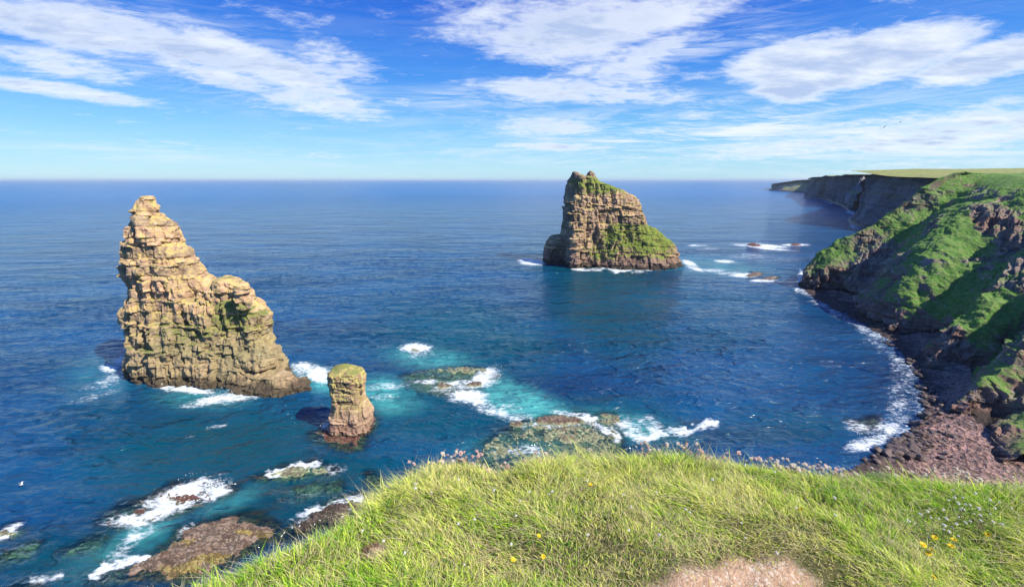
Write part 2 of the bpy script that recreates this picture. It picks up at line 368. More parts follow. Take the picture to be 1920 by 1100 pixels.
def reef(name, poly, top, mat, label, cat='reef', step=0.3, slope=0.6, amp=0.5, seed=1, peaks=(), depth=-2.6, beds=0.5, tilt=(0.1, 0.06), nx=1.0, gold=None, far=False):
    w = [G(*p)[:2] for p in poly]
    xs = [p[0] for p in w]; ys = [p[1] for p in w]; mg = 3.5 if not far else 5
    gx = np.arange(min(xs) - mg, max(xs) + mg, step); gy = np.arange(min(ys) - mg, max(ys) + mg, step)
    X, Y = np.meshgrid(gx, gy); sh = X.shape; X = X.ravel(); Y = Y.ravel()
    d = seg_dist(X, Y, w, True) * np.where(inside(X, Y, w), 1, -1)
    d = d + 1.2 * fbm(X / 3, Y / 3, None, 4, seed) * (1 if not far else 1.5)
    z = np.minimum(top, depth * 0.25 + d * slope)
    z = np.where(d < 0, depth * 0.25 + d * 1.4, z)
    for (px, py, rx, ry, hh) in peaks:
        cx, cy, _ = G(px, py); 
        rr = np.hypot((X - cx) / rx, (Y - cy) / ry) + 0.25 * fbm(X / 1.5, Y / 1.5, None, 3, seed + 5)
        z = np.maximum(z, z + (hh - z) * (1 - ss(0.5, 1.15, rr)))
    z = z + amp * fbm(X / 2.2, Y / 2.2, None, 5, seed + 2, 0.55) + 0.12 * vnoise(X * 1.7, Y * 1.7)
    if beds > 0:        # tilted beds with small scarps
        q = z + tilt[0] * X * 3 + tilt[1] * Y * 3 + 0.4 * fbm(X / 5, Y / 5, None, 2, seed + 9)
        b = np.floor(q / beds); fr = q / beds - b
        z = z + beds * (ss(0.55, 1.0, fr) - fr) * 0.85
    z = z + 0.35 * amp * fbm(X / 0.7, Y / 0.7, None, 4, seed + 4, 0.6) + 0.5 * amp * (_h(np.floor(X / 1.9 + 0.3 * Y + 0.4 * vnoise(X, Y)), np.floor(Y / 1.5 - 0.2 * X + 0.4 * vnoise(X, Y, None, 3)), np.zeros_like(X), seed) - 0.5)
    z = np.maximum(z, depth - 1)
    keep = (z > depth)
    P = np.stack([X, Y, z], 1)
    f = grid_faces(*sh); k = keep[f].any(1); f = f[k]
    used = np.unique(f); mp = np.zeros(len(P), int); mp[used] = np.arange(len(used))
    gr = np.zeros(len(P)) 
    if gold:
        for (px, py, rx, ry, ww) in gold:
            cx, cy, _ = G(px, py); gr = np.maximum(gr, ww * (1 - ss(0.3, 1.1, np.hypot((X - cx) / rx, (Y - cy) / ry))))
    me = mesh_np(name, P[used], mp[f], mat, {'gr': gr[used]})
    link(name, me, label, cat)
    REEFS.append(poly)
    return me
reef('rock_shelf', [(332, 986), (376, 976), (416, 966), (455, 962), (495, 966), (528, 982), (520, 1006), (480, 1030), (435, 1060), (380, 1085), (340, 1100), (277, 1088), (226, 1089), (237, 1060), (280, 1035), (318, 1012)],
     1.1, m_shelf, 'long flat golden-brown rock shelf below the grassy edge', 'rock shelf', step=0.2, slope=0.5, amp=0.75, seed=3, depth=-2.5, beds=0.5, tilt=(0.15, -0.12),
     gold=[(372, 1022, 5, .8, 1.0), (485, 1003, 6, 1.2, 1), (330, 1074, 6, 2.0, .9), (420, 1050, 6, 1.5, .9)])
reef('wave_washed_reef', [(186, 975), (215, 950), (277, 932), (328, 905), (380, 907), (435, 913), (425, 930), (396, 940), (330, 965), (277, 980), (215, 988)], -0.1, m_red,
     'reef with dark red humps showing through white foam at lower left', step=0.22, amp=0.35, seed=8, peaks=[(350, 933, 3.4, 0.9, 0.5), (263, 959, 1.5, 0.9, 0.45)])
reef('submerged_reef', [(487, 889), (534, 873), (586, 865), (629, 879), (625, 888), (560, 897), (500, 897)], 0.2, m_olive,
     'pale green reef just awash behind the golden shelf', step=0.22, amp=0.3, seed=14)
reef('submerged_reef', [(548, 917), (594, 903), (633, 905), (633, 919), (574, 925)], -0.25, m_olive, 'small underwater reef between the pale green reef and the golden shelf', step=0.25, amp=0.3, seed=15)
reef('submerged_reef', [(-30, 994), (20, 985), (51, 994), (40, 1004), (0, 1014), (-30, 1016)], 0.1, m_olive, 'green reef cut by the left edge with foam on it', step=0.25, amp=0.3, seed=16)
reef('submerged_reef', [(0, 1035), (40, 1018), (80, 1012), (70, 1030), (30, 1050), (0, 1060)], -0.3, m_olive, 'dim underwater reef near the lower left corner', step=0.25, amp=0.3, seed=17)
reef('submerged_reef', [(115, 1030), (150, 1015), (190, 1008), (200, 1022), (160, 1035)], -0.3, m_olive, 'underwater reef patch left of the golden shelf', step=0.25, amp=0.3, seed=18)
reef('wave_washed_reef', [(172, 1085), (200, 1068), (230, 1062), (225, 1078), (195, 1092)], 0.5, m_red, 'reddish rock awash at the left tip of the golden shelf', step=0.2, amp=0.3, seed=19)
reef('wave_washed_reef', [(20, 1098), (45, 1090), (75, 1088), (80, 1100), (50, 1115), (20, 1115)], 0.5, m_red, 'reddish rock awash at the very bottom left', step=0.2, amp=0.3, seed=20)
reef('rock_shelf', [(515, 1015), (540, 985), (586, 959), (620, 940), (665, 927), (690, 930), (700, 950), (640, 980), (560, 1010)], 0.35, reef_mat('dark_shore_rock', (0.10, 0.075, 0.06), (0.17, 0.12, 0.1), (0.08, 0.09, 0.06), (0.12, 0.12, 0.08)),
     'dark broken rocks in surf tucked under the grassy edge', 'rock shelf', step=0.2, slope=0.6, amp=1.3, seed=21)
reef('rock_platform', [(582, 811), (610, 797), (650, 790), (700, 772), (708, 785), (690, 815), (676, 843), (640, 840), (600, 826)], 0.35, m_red,
     'low wet platform at the foot of the short pillar', 'rock platform', step=0.2, amp=0.4, seed=22)
reef('wave_washed_reef', [(751, 704), (790, 694), (828, 688), (870, 686), (904, 687), (933, 704), (900, 722), (860, 738), (810, 740), (780, 730)], -0.1, m_olive,
     'reef in bright surf between the pillar and the broad stack', step=0.3, amp=0.35, seed=24, peaks=[(832, 724, 3, 1.6, 0.6), (890, 721, 2.6, 1.6, 0.9), (870, 693, 9, 2.5, 0.3)])
reef('wave_washed_reef', [(893, 845), (925, 815), (970, 790), (1010, 782), (1057, 775), (1110, 778), (1152, 772), (1160, 800), (1170, 845), (1100, 880), (1020, 890), (919, 880)], 0.05, m_olive,
     'large pale reef with a brown hump just beyond the grassy edge', step=0.3, amp=0.35, seed=25, peaks=[(1045, 788, 7.5, 2.2, 0.9), (1070, 815, 8, 4, 0.25), (965, 795, 2.5, 1.5, 0.6), (1145, 785, 4, 3, 0.3)])
reef('wave_washed_reef', [(762, 654), (780, 650), (795, 655), (780, 660)], 0.3, m_olive, 'tiny reef under a white splash in the middle of the bay', step=0.3, amp=0.3, seed=26)
reef('skerry', [(1398, 459), (1412, 457), (1430, 461), (1415, 463)], 1.6, m_red, 'dark skerry in the left foam patch off the cliffs', 'skerry', step=0.6, slope=0.8, amp=0.8, seed=27, far=True)
reef('skerry', [(1478, 459), (1492, 457), (1504, 460), (1490, 461.5)], 1.3, m_red, 'reddish skerry in the right foam patch off the cliffs', 'skerry', step=0.6, slope=0.8, amp=0.8, seed=28, far=True)
reef('skerry', [(1393, 517), (1410, 510), (1432, 511), (1428, 518), (1405, 520)], 0.9, m_shelf, 'flat tan skerry between the broad stack and the green headland', 'skerry', step=0.5, slope=0.6, amp=0.4, seed=29)
reef('skerry', [(1420, 524), (1440, 518), (1465, 518), (1450, 525)], 0.7, m_shelf, 'narrow brown skerry just right of the flat tan one', 'skerry', step=0.5, slope=0.6, amp=0.4, seed=30)
reef('submerged_reef', [(689, 887), (702, 886), (706, 911), (692, 912)], -0.3, m_olive, 'small pale underwater slab between the pillar and the grassy edge', step=0.25, amp=0.2, seed=31)
reef('submerged_reef', [(1595, 790), (1640, 780), (1655, 800), (1620, 812)], -0.5, m_red, 'reddish underwater rock in the surf of the shaded bay', step=0.3, amp=0.3, seed=32)

# ================================================================== CLIFFS
def catmull(A, n):            # A (k, m, 3) -> (n, m, 3)
    k = A.shape[0]; u = np.linspace(0, k - 1, n); i = np.minimum(u.astype(int), k - 2); t = (u - i)[:, None, None]
    p0 = A[np.maximum(i - 1, 0)]; p1 = A[i]; p2 = A[i + 1]; p3 = A[np.minimum(i + 2, k - 1)]
    return 0.5 * ((2 * p1) + (-p0 + p2) * t + (2 * p0 - 5 * p1 + 4 * p2 - p3) * t ** 2 + (-p0 + 3 * p1 - 3 * p2 + p3) * t ** 3)
def sweep(name, cols, nu, nv, mat, disp, kind='structure', gr=None, vwarp=None):
    A = np.array(cols, float)                       # (cols, rows, 3)
    B = catmull(A, nu)
    C = catmull(B.transpose(1, 0, 2), nv).transpose(1, 0, 2)      # (nu, nv, 3)
    du = np.gradient(C, axis=0); dv = np.gradient(C, axis=1)
    N = np.cross(du, dv); N /= np.linalg.norm(N, axis=2, keepdims=True) + 1e-9
    P = C.reshape(-1, 3); N = N.reshape(-1, 3)
    if np.mean(N[:, 2]) < 0: N = -N
    P2, bed, blk = disp(P, N)
    # normals of the displaced surface for the vegetation mask
    g = gr(P2, N) if gr else np.zeros(len(P2))
    f = grid_faces(nu, nv)
    if np.mean(np.cross(du, dv)[..., 2]) < 0: f = f[:, ::-1]
    me = mesh_np(name, P2, f, mat, {'bed': bed, 'blk': blk, 'gr': g})
    return link(name, me, kind=kind)

m_cliff = rock_mat('near_cliff_rock', (0.24, 0.195, 0.175), (0.37, 0.30, 0.26), (0.29, 0.18, 0.15), lichen=(0.34, 0.32, 0.2), lich=0.3,
                   grass=(0.09, 0.24, 0.035), grass2=(0.22, 0.31, 0.09), gthr=(0.55, 0.85), wet=3.5, wetc=(0.02, 0.018, 0.018), scale=1.5, bump=1.0, white=0.4, specks=0.9)
def inl(p, dx, dy, z): return (p[0] + dx, p[1] + dy, z)
def colm(pts, topo, inland=(120, 60)):
    """pts: from the foot upward (x,y,z); adds an underwater row and two rows of plateau"""
    f = pts[0]; t = pts[-1]
    r = [(f[0] - 3, f[1] - 1, -4)] + list(pts)
    r.append((t[0] + inland[0] * 0.2, t[1] + inland[1] * 0.2, t[2] + 1.5)); r.append((t[0] + inland[0], t[1] + inland[1], t[2] + topo))
    return r
cA = [  # columns from behind the tip round to the near side of the bay; each is foot, three rows of slope, top
    colm([(330, 420, 0), (340, 415, 18), (352, 408, 36), (364, 400, 50), (380, 395, 57)], 2, (150, 30)),
    colm([(238, 318, 0), (252, 312, 10), (268, 306, 24), (284, 302, 40), (300, 298, 56)], 2, (150, 20)),
    colm([G(1499, 536), D(1504, 502, 267), D(1558, 457, 266), D(1640, 420, 264), D(1768, 334, 262)], 2, (150, 10)),
    colm([G(1560, 549), D(1575, 515, 250), D(1620, 468, 254), D(1700, 400, 256), D(1800, 331, 258)], 3, (150, 10)),
    colm([G(1606, 565), D(1618, 540, 234), D(1660, 490, 240), D(1740, 410, 248), D(1845, 331, 255)], 3, (150, 10)),
    colm([G(1610, 592), D(1640, 540, 207), D(1685, 480, 216), D(1765, 400, 228), D(1880, 336, 240)], 3, (150, 10)),
    colm([G(1668, 628), D(1690, 560, 184), D(1740, 480, 194), D(1810, 400, 208), D(1905, 339, 220)], 3, (150, 10)),
    colm([G(1735, 633), D(1775, 590, 171), D(1815, 510, 182), D(1860, 430, 195), D(1950, 336, 210)], 3, (150, 10)),
    colm([G(1775, 645), D(1815, 600, 159), D(1860, 530, 168), D(1930, 440, 178), D(2060, 336, 190)], 3, (150, 10)),
    colm([G(1738, 692), D(1755, 640, 147), D(1820, 578, 154), D(1925, 500, 160), D(2120, 338, 168)], 3, (150, 10)),
    colm([G(1796, 712), D(1820, 665, 140), D(1870, 612, 144), D(1985, 520, 150), D(2200, 340, 160)], 3, (150, 10)),
    colm([G(1850, 730), D(1880, 700, 133), D(1930, 640, 138), D(2050, 540, 142), D(2290, 340, 150)], 3, (150, 10)),
    colm([G(1772, 792), D(1790, 745, 112), D(1860, 690, 116), D(1990, 600, 120), D(2350, 345, 130)], 3, (150, 10)),
    colm([G(1835, 815), D(1860, 780, 108), D(1930, 720, 110), D(2080, 620, 113), D(2450, 350, 120)], 3, (150, 10)),
    colm([G(1838, 830), D(1885, 800, 99), D(2020, 760, 98), D(2200, 660, 100), D(2650, 360, 106)], 3, (150, 10)),
    colm([G(1850, 885), D(1930, 860, 86), D(2200, 800, 82), D(2450, 700, 82), D(3100, 380, 84)], 3, (150, 10)),
]
def veg(P):
    return fbm(P[:, 0] / 9, P[:, 1] / 9, P[:, 2] / 14, 4, 99)
VEG = [(1770, 640, 60, 60, .3), (1800, 450, 40, 120, .45), (1790, 560, 60, 70, .4), (1870, 590, 70, 60, .35), (1880, 700, 70, 60, .4), (1560, 480, 60, 30, .45), (1700, 430, 60, 40, .2), (1860, 780, 70, 40, .3), (1710, 560, 26, 60, .3),
       (1850, 400, 60, 40, -.35), (1775, 620, 45, 35, -.6), (1780, 650, 50, 50, -.7), (1660, 590, 50, 35, -.35), (1545, 530, 70, 16, -.7), (1640, 500, 40, 40, -.35), (1850, 740, 40, 22, -.5), (1810, 770, 45, 30, -.3), (1640, 560, 40, 50, -.3), (1900, 460, 40, 60, -.4)]
def vegmask(P):
    px, py = proj(P[:, 0], P[:, 1], P[:, 2]); g = 0.04 + 0.85 * veg(P) + 0.10 * ss(0, 30, P[:, 2])
    for (cx, cy, rx, ry, w) in VEG: g += w * (1 - ss(0.3, 1.1, np.hypot((px - cx) / rx, (py - cy) / ry)))
    return g
def disp_near(P, N):
    x, y, z = P.T
    hgt = ss(-1, 4, z) * (1 - 0.75 * ss(52, 62, z))
    rk = ss(0.12, -0.25, vegmask(P))
    rid = 1 - np.abs(fbm(x / 24 + 3, y / 24, z / 60, 4, 77, 0.55)) * 2.2
    gul = fbm((x + z * 0.9) / 14, (y - z * 0.2) / 11, z / 120, 4, 78, 0.6)
    u = (x + z * 0.8) * 0.35 - y * 0.94
    crag = (1 - np.abs(fbm(u / 6, z / 22, x / 30, 4, 79, 0.6)) * 2.6)
    crag2 = (1 - np.abs(fbm(u / 2.6, z / 8, x / 9, 3, 80, 0.6)) * 2.4)
    P1 = P + N * (((rid - 0.55) * 2.4 + gul * 2.6 - 0.4 + rk * (crag * 2.2 + crag2 * 1.0 - 1.6))[:, None] * hgt[:, None])
    P2, bed, blk = strata(P1, N, T=1.9, bw=3.4, amp=1.1, seed=31, crack=0.6, rough=0.9, big=0.8, bigsc=9, zdir=0.6, tilt=(0.12, 0.1))
    k = (0.25 + 0.75 * rk) * np.clip(hgt + 0.25, 0, 1) * np.where(z > 58, 0.5, 1)
    P2 = P1 + (P2 - P1) * k[:, None]
    return P2, bed, blk
def g_near(P, N):
    return vegmask(P) + 0.5 * ss(58, 62, P[:, 2])
sweep('cliff', cA, 1050, 460, m_cliff, disp_near, gr=g_near)

# far headlands: steep faces with a flat green top
m_cliff2 = rock_mat('far_cliff_rock', (0.17, 0.165, 0.18), (0.24, 0.23, 0.245), (0.21, 0.17, 0.18), lich=0, grass=(0.20, 0.27, 0.06), grass2=(0.40, 0.36, 0.15),
                    gthr=(0.75, 0.95), wet=6, scale=4, bump=0.6)
def ccol(base, top, inland=(500, 0), topo=6, slope=12):
    bx, by = base[:2]; tx, ty, tz = top
    return [(bx - 5, by, -5), (bx, by, 0), (bx + (tx - bx) * .35, by + (ty - by) * .35, tz * .35), (bx + (tx - bx) * .7, by + (ty - by) * .7, tz * .75), (bx + (tx - bx) * .96, by + (ty - by) * .96, tz * .96), (tx + 2, ty, tz),
            (tx + inland[0] * 0.06, ty + inland[1] * 0.06, tz + topo * 0.2), (tx + inland[0], ty + inland[1], tz + topo)]
def disp_far(sc, amp):
    def fn(P, N):
        x, y, z = P.T
        m = ss(0, 15, z) * (1 - ss(0.7, 0.95, np.abs(N[:, 2])))
        d = amp * (fbm(x / sc, y / sc, z / (sc * 4), 4, 41, 0.6) + 0.5 * fbm(x / (sc * .3), y / (sc * .3), z / (sc * 2), 3, 42))
        led = np.floor(z / (sc * .16) + 0.4 * vnoise(x / sc, y / sc)); d = d + (h1(led, 9) - .5) * sc * 0.09
        h = N.copy(); h[:, 2] *= 0.1
        d = d + amp * 0.9 * fbm(x / (sc * 3.2) + 2, y / (sc * 3.2), None, 2, 47)
        P2 = P + h * (d * m)[:, None]; P2[:, 2] += 3.5 * ss(40, 60, z) * fbm(x / 140, y / 140, None, 3, 48)
        n = np.floor(z / 5); return P2, h1(n, 3), h1(np.floor(x / 12), 5)
    return fn
Hc = [
    ccol(G(1745, 395), (720, 900, 78), (900, 60), 4),
    ccol(G(1680, 388), D(1700, 330, 800), (900, 30), 6),
    ccol(G(1650, 374)[:2], D(1668, 325, 1150), (900, 30), 6),
    ccol(G(1616, 396), D(1640, 322.5, 800), (900, 30), 8),
    ccol(G(1592, 412), D(1629, 321, 690), (900, 20), 10),
    ccol(G(1612, 424), D(1655, 325, 640), (900, 0), 10),
    ccol(G(1650, 430), D(1700, 331, 600), (900, 0), 10),
    ccol(G(1690, 437), D(1760, 334, 560), (900, 0), 12),
    ccol(G(1740, 450), D(1830, 336, 500), (900, 0), 14),
    ccol(G(1800, 470), D(1920, 338, 440), (900, 0), 14),
]
sweep('far_cliff', Hc[2:], 420, 160, m_cliff2, disp_far(45, 16))
Hd = [
    ccol(G(1640, 372), D(1665, 331, 1300), (1200, 0), 5),
    ccol(G(1600, 393), D(1625, 329, 1040), (1200, 0), 8),
    ccol(G(1572, 383), D(1590, 330, 1200), (1200, 0), 8),
    ccol(G(1540, 372), D(1562, 331, 1500), (1200, 0), 5),
    ccol(G(1512, 369), D(1535, 334, 1700), (1200, 0), 5),
    ccol(G(1512, 362), D(1530, 336, 2200), (1200, 0), 5),
    ccol(G(1520, 358), D(1530, 336.5, 2500), (1200, 200), 5),
]
sweep('far_cliff', Hd[::-1], 420, 100, m_cliff2, disp_far(70, 34))
He = [
    ccol(G(1500, 348), D(1500, 338, 5200), (1500, 900), 0),
    ccol(G(1452, 351), D(1457, 345, 3600), (1500, 900), 0),
    ccol(G(1454, 357), D(1457, 345, 2850), (1500, 600), 0),
    ccol(G(1480, 360), D(1488, 341, 2650), (1500, 200), 0),
    ccol(G(1515, 362), D(1520, 338, 2500), (1500, 100), 0),
    ccol(G(1560, 365), D(1560, 337, 2300), (1500, 0), 0),
]
sweep('far_cliff', He, 300, 80, m_cliff2, disp_far(80, 14))
# ================================================================== BEACH
mb, t = newmat('shingle')
g_ = t.n('NewGeometry', out=None); pos = g_.outputs['Position']; pz = t.n('SeparateXYZ', {0: pos}, out=2)
vor = t.n('TexVoronoi', {'Vector': pos, 'Scale': 1.1}, out=None)
vor2 = t.n('TexVoronoi', {'Vector': pos, 'Scale': 3.0}, out=None)
c = t.mix(t.step(t.noise(pos, 0.12, 4, 0.6), 0.4, 0.62), (0.30, 0.19, 0.17), (0.17, 0.115, 0.105))
c = t.mix(t.n('SeparateColor', {0: vor.outputs['Color']}, out=0), t.mix(1.0, c, (0.55, 0.52, 0.5), 'MULTIPLY'), t.mix(1.0, c, (1.5, 1.4, 1.35), 'MULTIPLY'))
c = t.mix(t.step(t.n('SeparateColor', {0: vor2.outputs['Color']}, out=1), 0.75, 0.95, 0, 0.5), c, (0.42, 0.34, 0.3))
c = t.mix(t.step(t.m('ADD', pz, t.m('MULTIPLY', t.noise(pos, 0.3, 3, 0.6), 1.4)), 1.9, 1.1, 0, 0.85), c, (0.035, 0.028, 0.03))
bp = t.n('Bump', {'Strength': 1.0, 'Distance': 0.5, 'Height': t.m('ADD', vor.outputs['Distance'], t.m('MULTIPLY', vor2.outputs['Distance'], 0.4))})
out(t, t.n('BsdfPrincipled', {'Base Color': c, 'Roughness': 0.85, 'Normal': bp, 'Specular IOR Level': 0.2}))
wl = [(1501, 536), (1520, 552), (1560, 577), (1605, 600), (1645, 624), (1690, 660), (1722, 702), (1736, 742), (1728, 782), (1700, 818), (1660, 846), (1600, 872), (1540, 905), (1480, 960)]
il = [(1535, 536), (1585, 545), (1625, 555), (1665, 575), (1720, 600), (1760, 625), (1770, 680), (1815, 708), (1815, 760), (1820, 800), (1870, 830), (1905, 862), (1960, 905), (2080, 960)]
hi = [1.2, 1.8, 2.2, 2.5, 3, 3, 3, 3, 3, 2.5, 2.5, 2.5, 2.5, 3]
cb = []
for a, b, h in zip(wl, il, hi):
    A_ = np.array(G(*a)); B_ = np.array(G(*b)); B_[2] = h
    d_ = (B_ - A_); 
    cb.append([tuple(A_ - d_ / np.linalg.norm(d_) * 7 + np.array([0, 0, -2.2])), tuple(A_), tuple(A_ + d_ * 0.45 - np.array([0, 0, h * 0.08])), tuple(B_)])
def disp_b(P, N):
    x, y, z = P.T
    d = 0.5 * fbm(x / 4, y / 4, None, 4, 5) + 0.25 * fbm(x, y, None, 3, 6)
    P2 = P.copy(); P2[:, 2] += d * 0.9; return P2, d * 0, d * 0
sweep('beach', cb, 700, 120, mb, disp_b)

# ================================================================== BOULDERS
mbo, t = newmat('boulder_rock')
g_ = t.n('NewGeometry', out=None); pos = g_.outputs['Position']; ri = t.n('ObjectInfo', out=5)
pz = t.n('SeparateXYZ', {0: pos}, out=2)
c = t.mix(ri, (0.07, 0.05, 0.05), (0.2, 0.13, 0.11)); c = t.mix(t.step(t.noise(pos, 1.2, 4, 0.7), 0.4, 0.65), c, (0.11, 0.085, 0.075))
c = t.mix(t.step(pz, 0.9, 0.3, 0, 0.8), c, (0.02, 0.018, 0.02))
out(t, t.n('BsdfPrincipled', {'Base Color': c, 'Roughness': 0.6, 'Normal': t.n('Bump', {'Strength': 0.5, 'Distance': 0.2, 'Height': t.noise(pos, 3.0, 4, 0.7)})}))
def boulder_mesh(seed, sub=3):
    import bmesh
    bm = bmesh.new(); bmesh.ops.create_icosphere(bm, subdivisions=sub, radius=1)
    v = np.array([x.co[:] for x in bm.verts]); r = np.random.default_rng(seed)
    for k in range(11):
        n = r.normal(size=3); n /= np.linalg.norm(n); off = r.uniform(0.5, 0.85)
        dd = v @ n; v = v - np.where(dd > off, dd - off, 0)[:, None] * n
    v *= 1 + 0.12 * fbm(v[:, 0] * 1.6 + seed, v[:, 1] * 1.6, v[:, 2] * 1.6, 3, seed)[:, None]
    for x, p in zip(bm.verts, v): x.co = p * np.array([1, 0.8, 0.6])
    me = bpy.data.meshes.new('boulder'); bm.to_mesh(me); bm.free(); me.materials.append(mbo); return me
BM = [boulder_mesh(s, 3) for s in range(7)]
bl = []
def scatter(poly, n, smin, smax, zf=0.0):
    xs = [p[0] for p in poly]; ys = [p[1] for p in poly]; k = 0
    while k < n:
        p = (random.uniform(min(xs), max(xs)), random.uniform(min(ys), max(ys)))
        if not inside(np.array([p[0]]), np.array([p[1]]), poly)[0]: continue
        w = G(*p); s = smin + (smax - smin) * random.random() ** 2.5
        bl.append((w[0], w[1], zf + random.uniform(-0.25, 0.15) * s, s)); k += 1
scatter([(1715, 720), (1745, 730), (1765, 790), (1760, 830), (1700, 850), (1640, 858), (1650, 842), (1700, 815), (1728, 780), (1730, 745)], 120, 0.6, 2.0, 0.35)
scatter([(1640, 845), (1700, 815), (1780, 830), (1740, 870), (1600, 880)], 60, 0.7, 2.2, 0.5)
scatter([(1690, 655), (1725, 690), (1745, 730), (1725, 715), (1700, 680)], 26, 0.5, 1.3, 0.4)
scatter([(1640, 622), (1668, 640), (1690, 660), (1660, 648)], 8, 0.5, 1.2, 0.3)
scatter([(1735, 740), (1790, 760), (1830, 830), (1800, 880), (1700, 880), (1720, 800)], 66, 0.35, 1.1, 1.6)
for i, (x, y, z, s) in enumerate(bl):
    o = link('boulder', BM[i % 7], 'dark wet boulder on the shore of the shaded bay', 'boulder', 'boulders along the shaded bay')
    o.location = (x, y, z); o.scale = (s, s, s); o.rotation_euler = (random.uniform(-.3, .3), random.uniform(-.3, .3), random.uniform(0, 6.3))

# ================================================================== SEA
def stroke(px, py, pts, w, soft=1.0, ysc=1.6):
    w = w * 1.7
    px = px + 14 * SN1; py = py + 7 * SN2
    d = seg_dist(px, py * ysc, [(a, b * ysc) for a, b in pts]); return 1 - ss(0.15, 1.0 * soft + 0.15, d / w)
def ell(px, py, cx, cy, rx, ry, rot=0):
    rx, ry = rx * 1.2, ry * 1.3
    a = R(rot); dx, dy = px - cx, py - cy
    return 1 - ss(0.2, 1.15, np.hypot((dx * math.cos(a) + dy * math.sin(a)) / rx, (-dx * math.sin(a) + dy * math.cos(a)) / ry))
dep = np.concatenate([np.linspace(R(62), R(4.5), 900), np.arctan(CH / np.geomspace(CH / math.tan(R(4.5)) * 1.01, 90000, 150))])
rad = CH / np.tan(dep)
th = np.concatenate([np.linspace(-180, -62, 60)[:-1], np.linspace(-62, 62, 1200), np.linspace(62, 180, 60)[1:]])
TH, RD = np.meshgrid(np.radians(th), rad)
X = (RD * np.sin(TH)).ravel(); Y = (RD * np.cos(TH)).ravel()
fade = 1 - ss(150, 700, RD.ravel())
zz = 0.22 * fbm(X / 9 + Y / 22, Y / 5.5 - X / 18, None, 3, 201) + 0.16 * fbm(X / 3.3 + Y / 9, Y / 1.9, None, 3, 202)
Z = zz * fade
px, py = proj(X, Y, np.zeros_like(X)); front = Y > 5
px = np.where(front, px, -9999); py = np.where(front, py, -9999)
SN1 = fbm(px / 16, py / 9, None, 3, 220); SN2 = fbm(px / 16, py / 9, None, 3, 221)
def mx(*a):
    r = a[0]
    for q in a[1:]: r = np.maximum(r, q)
    return r
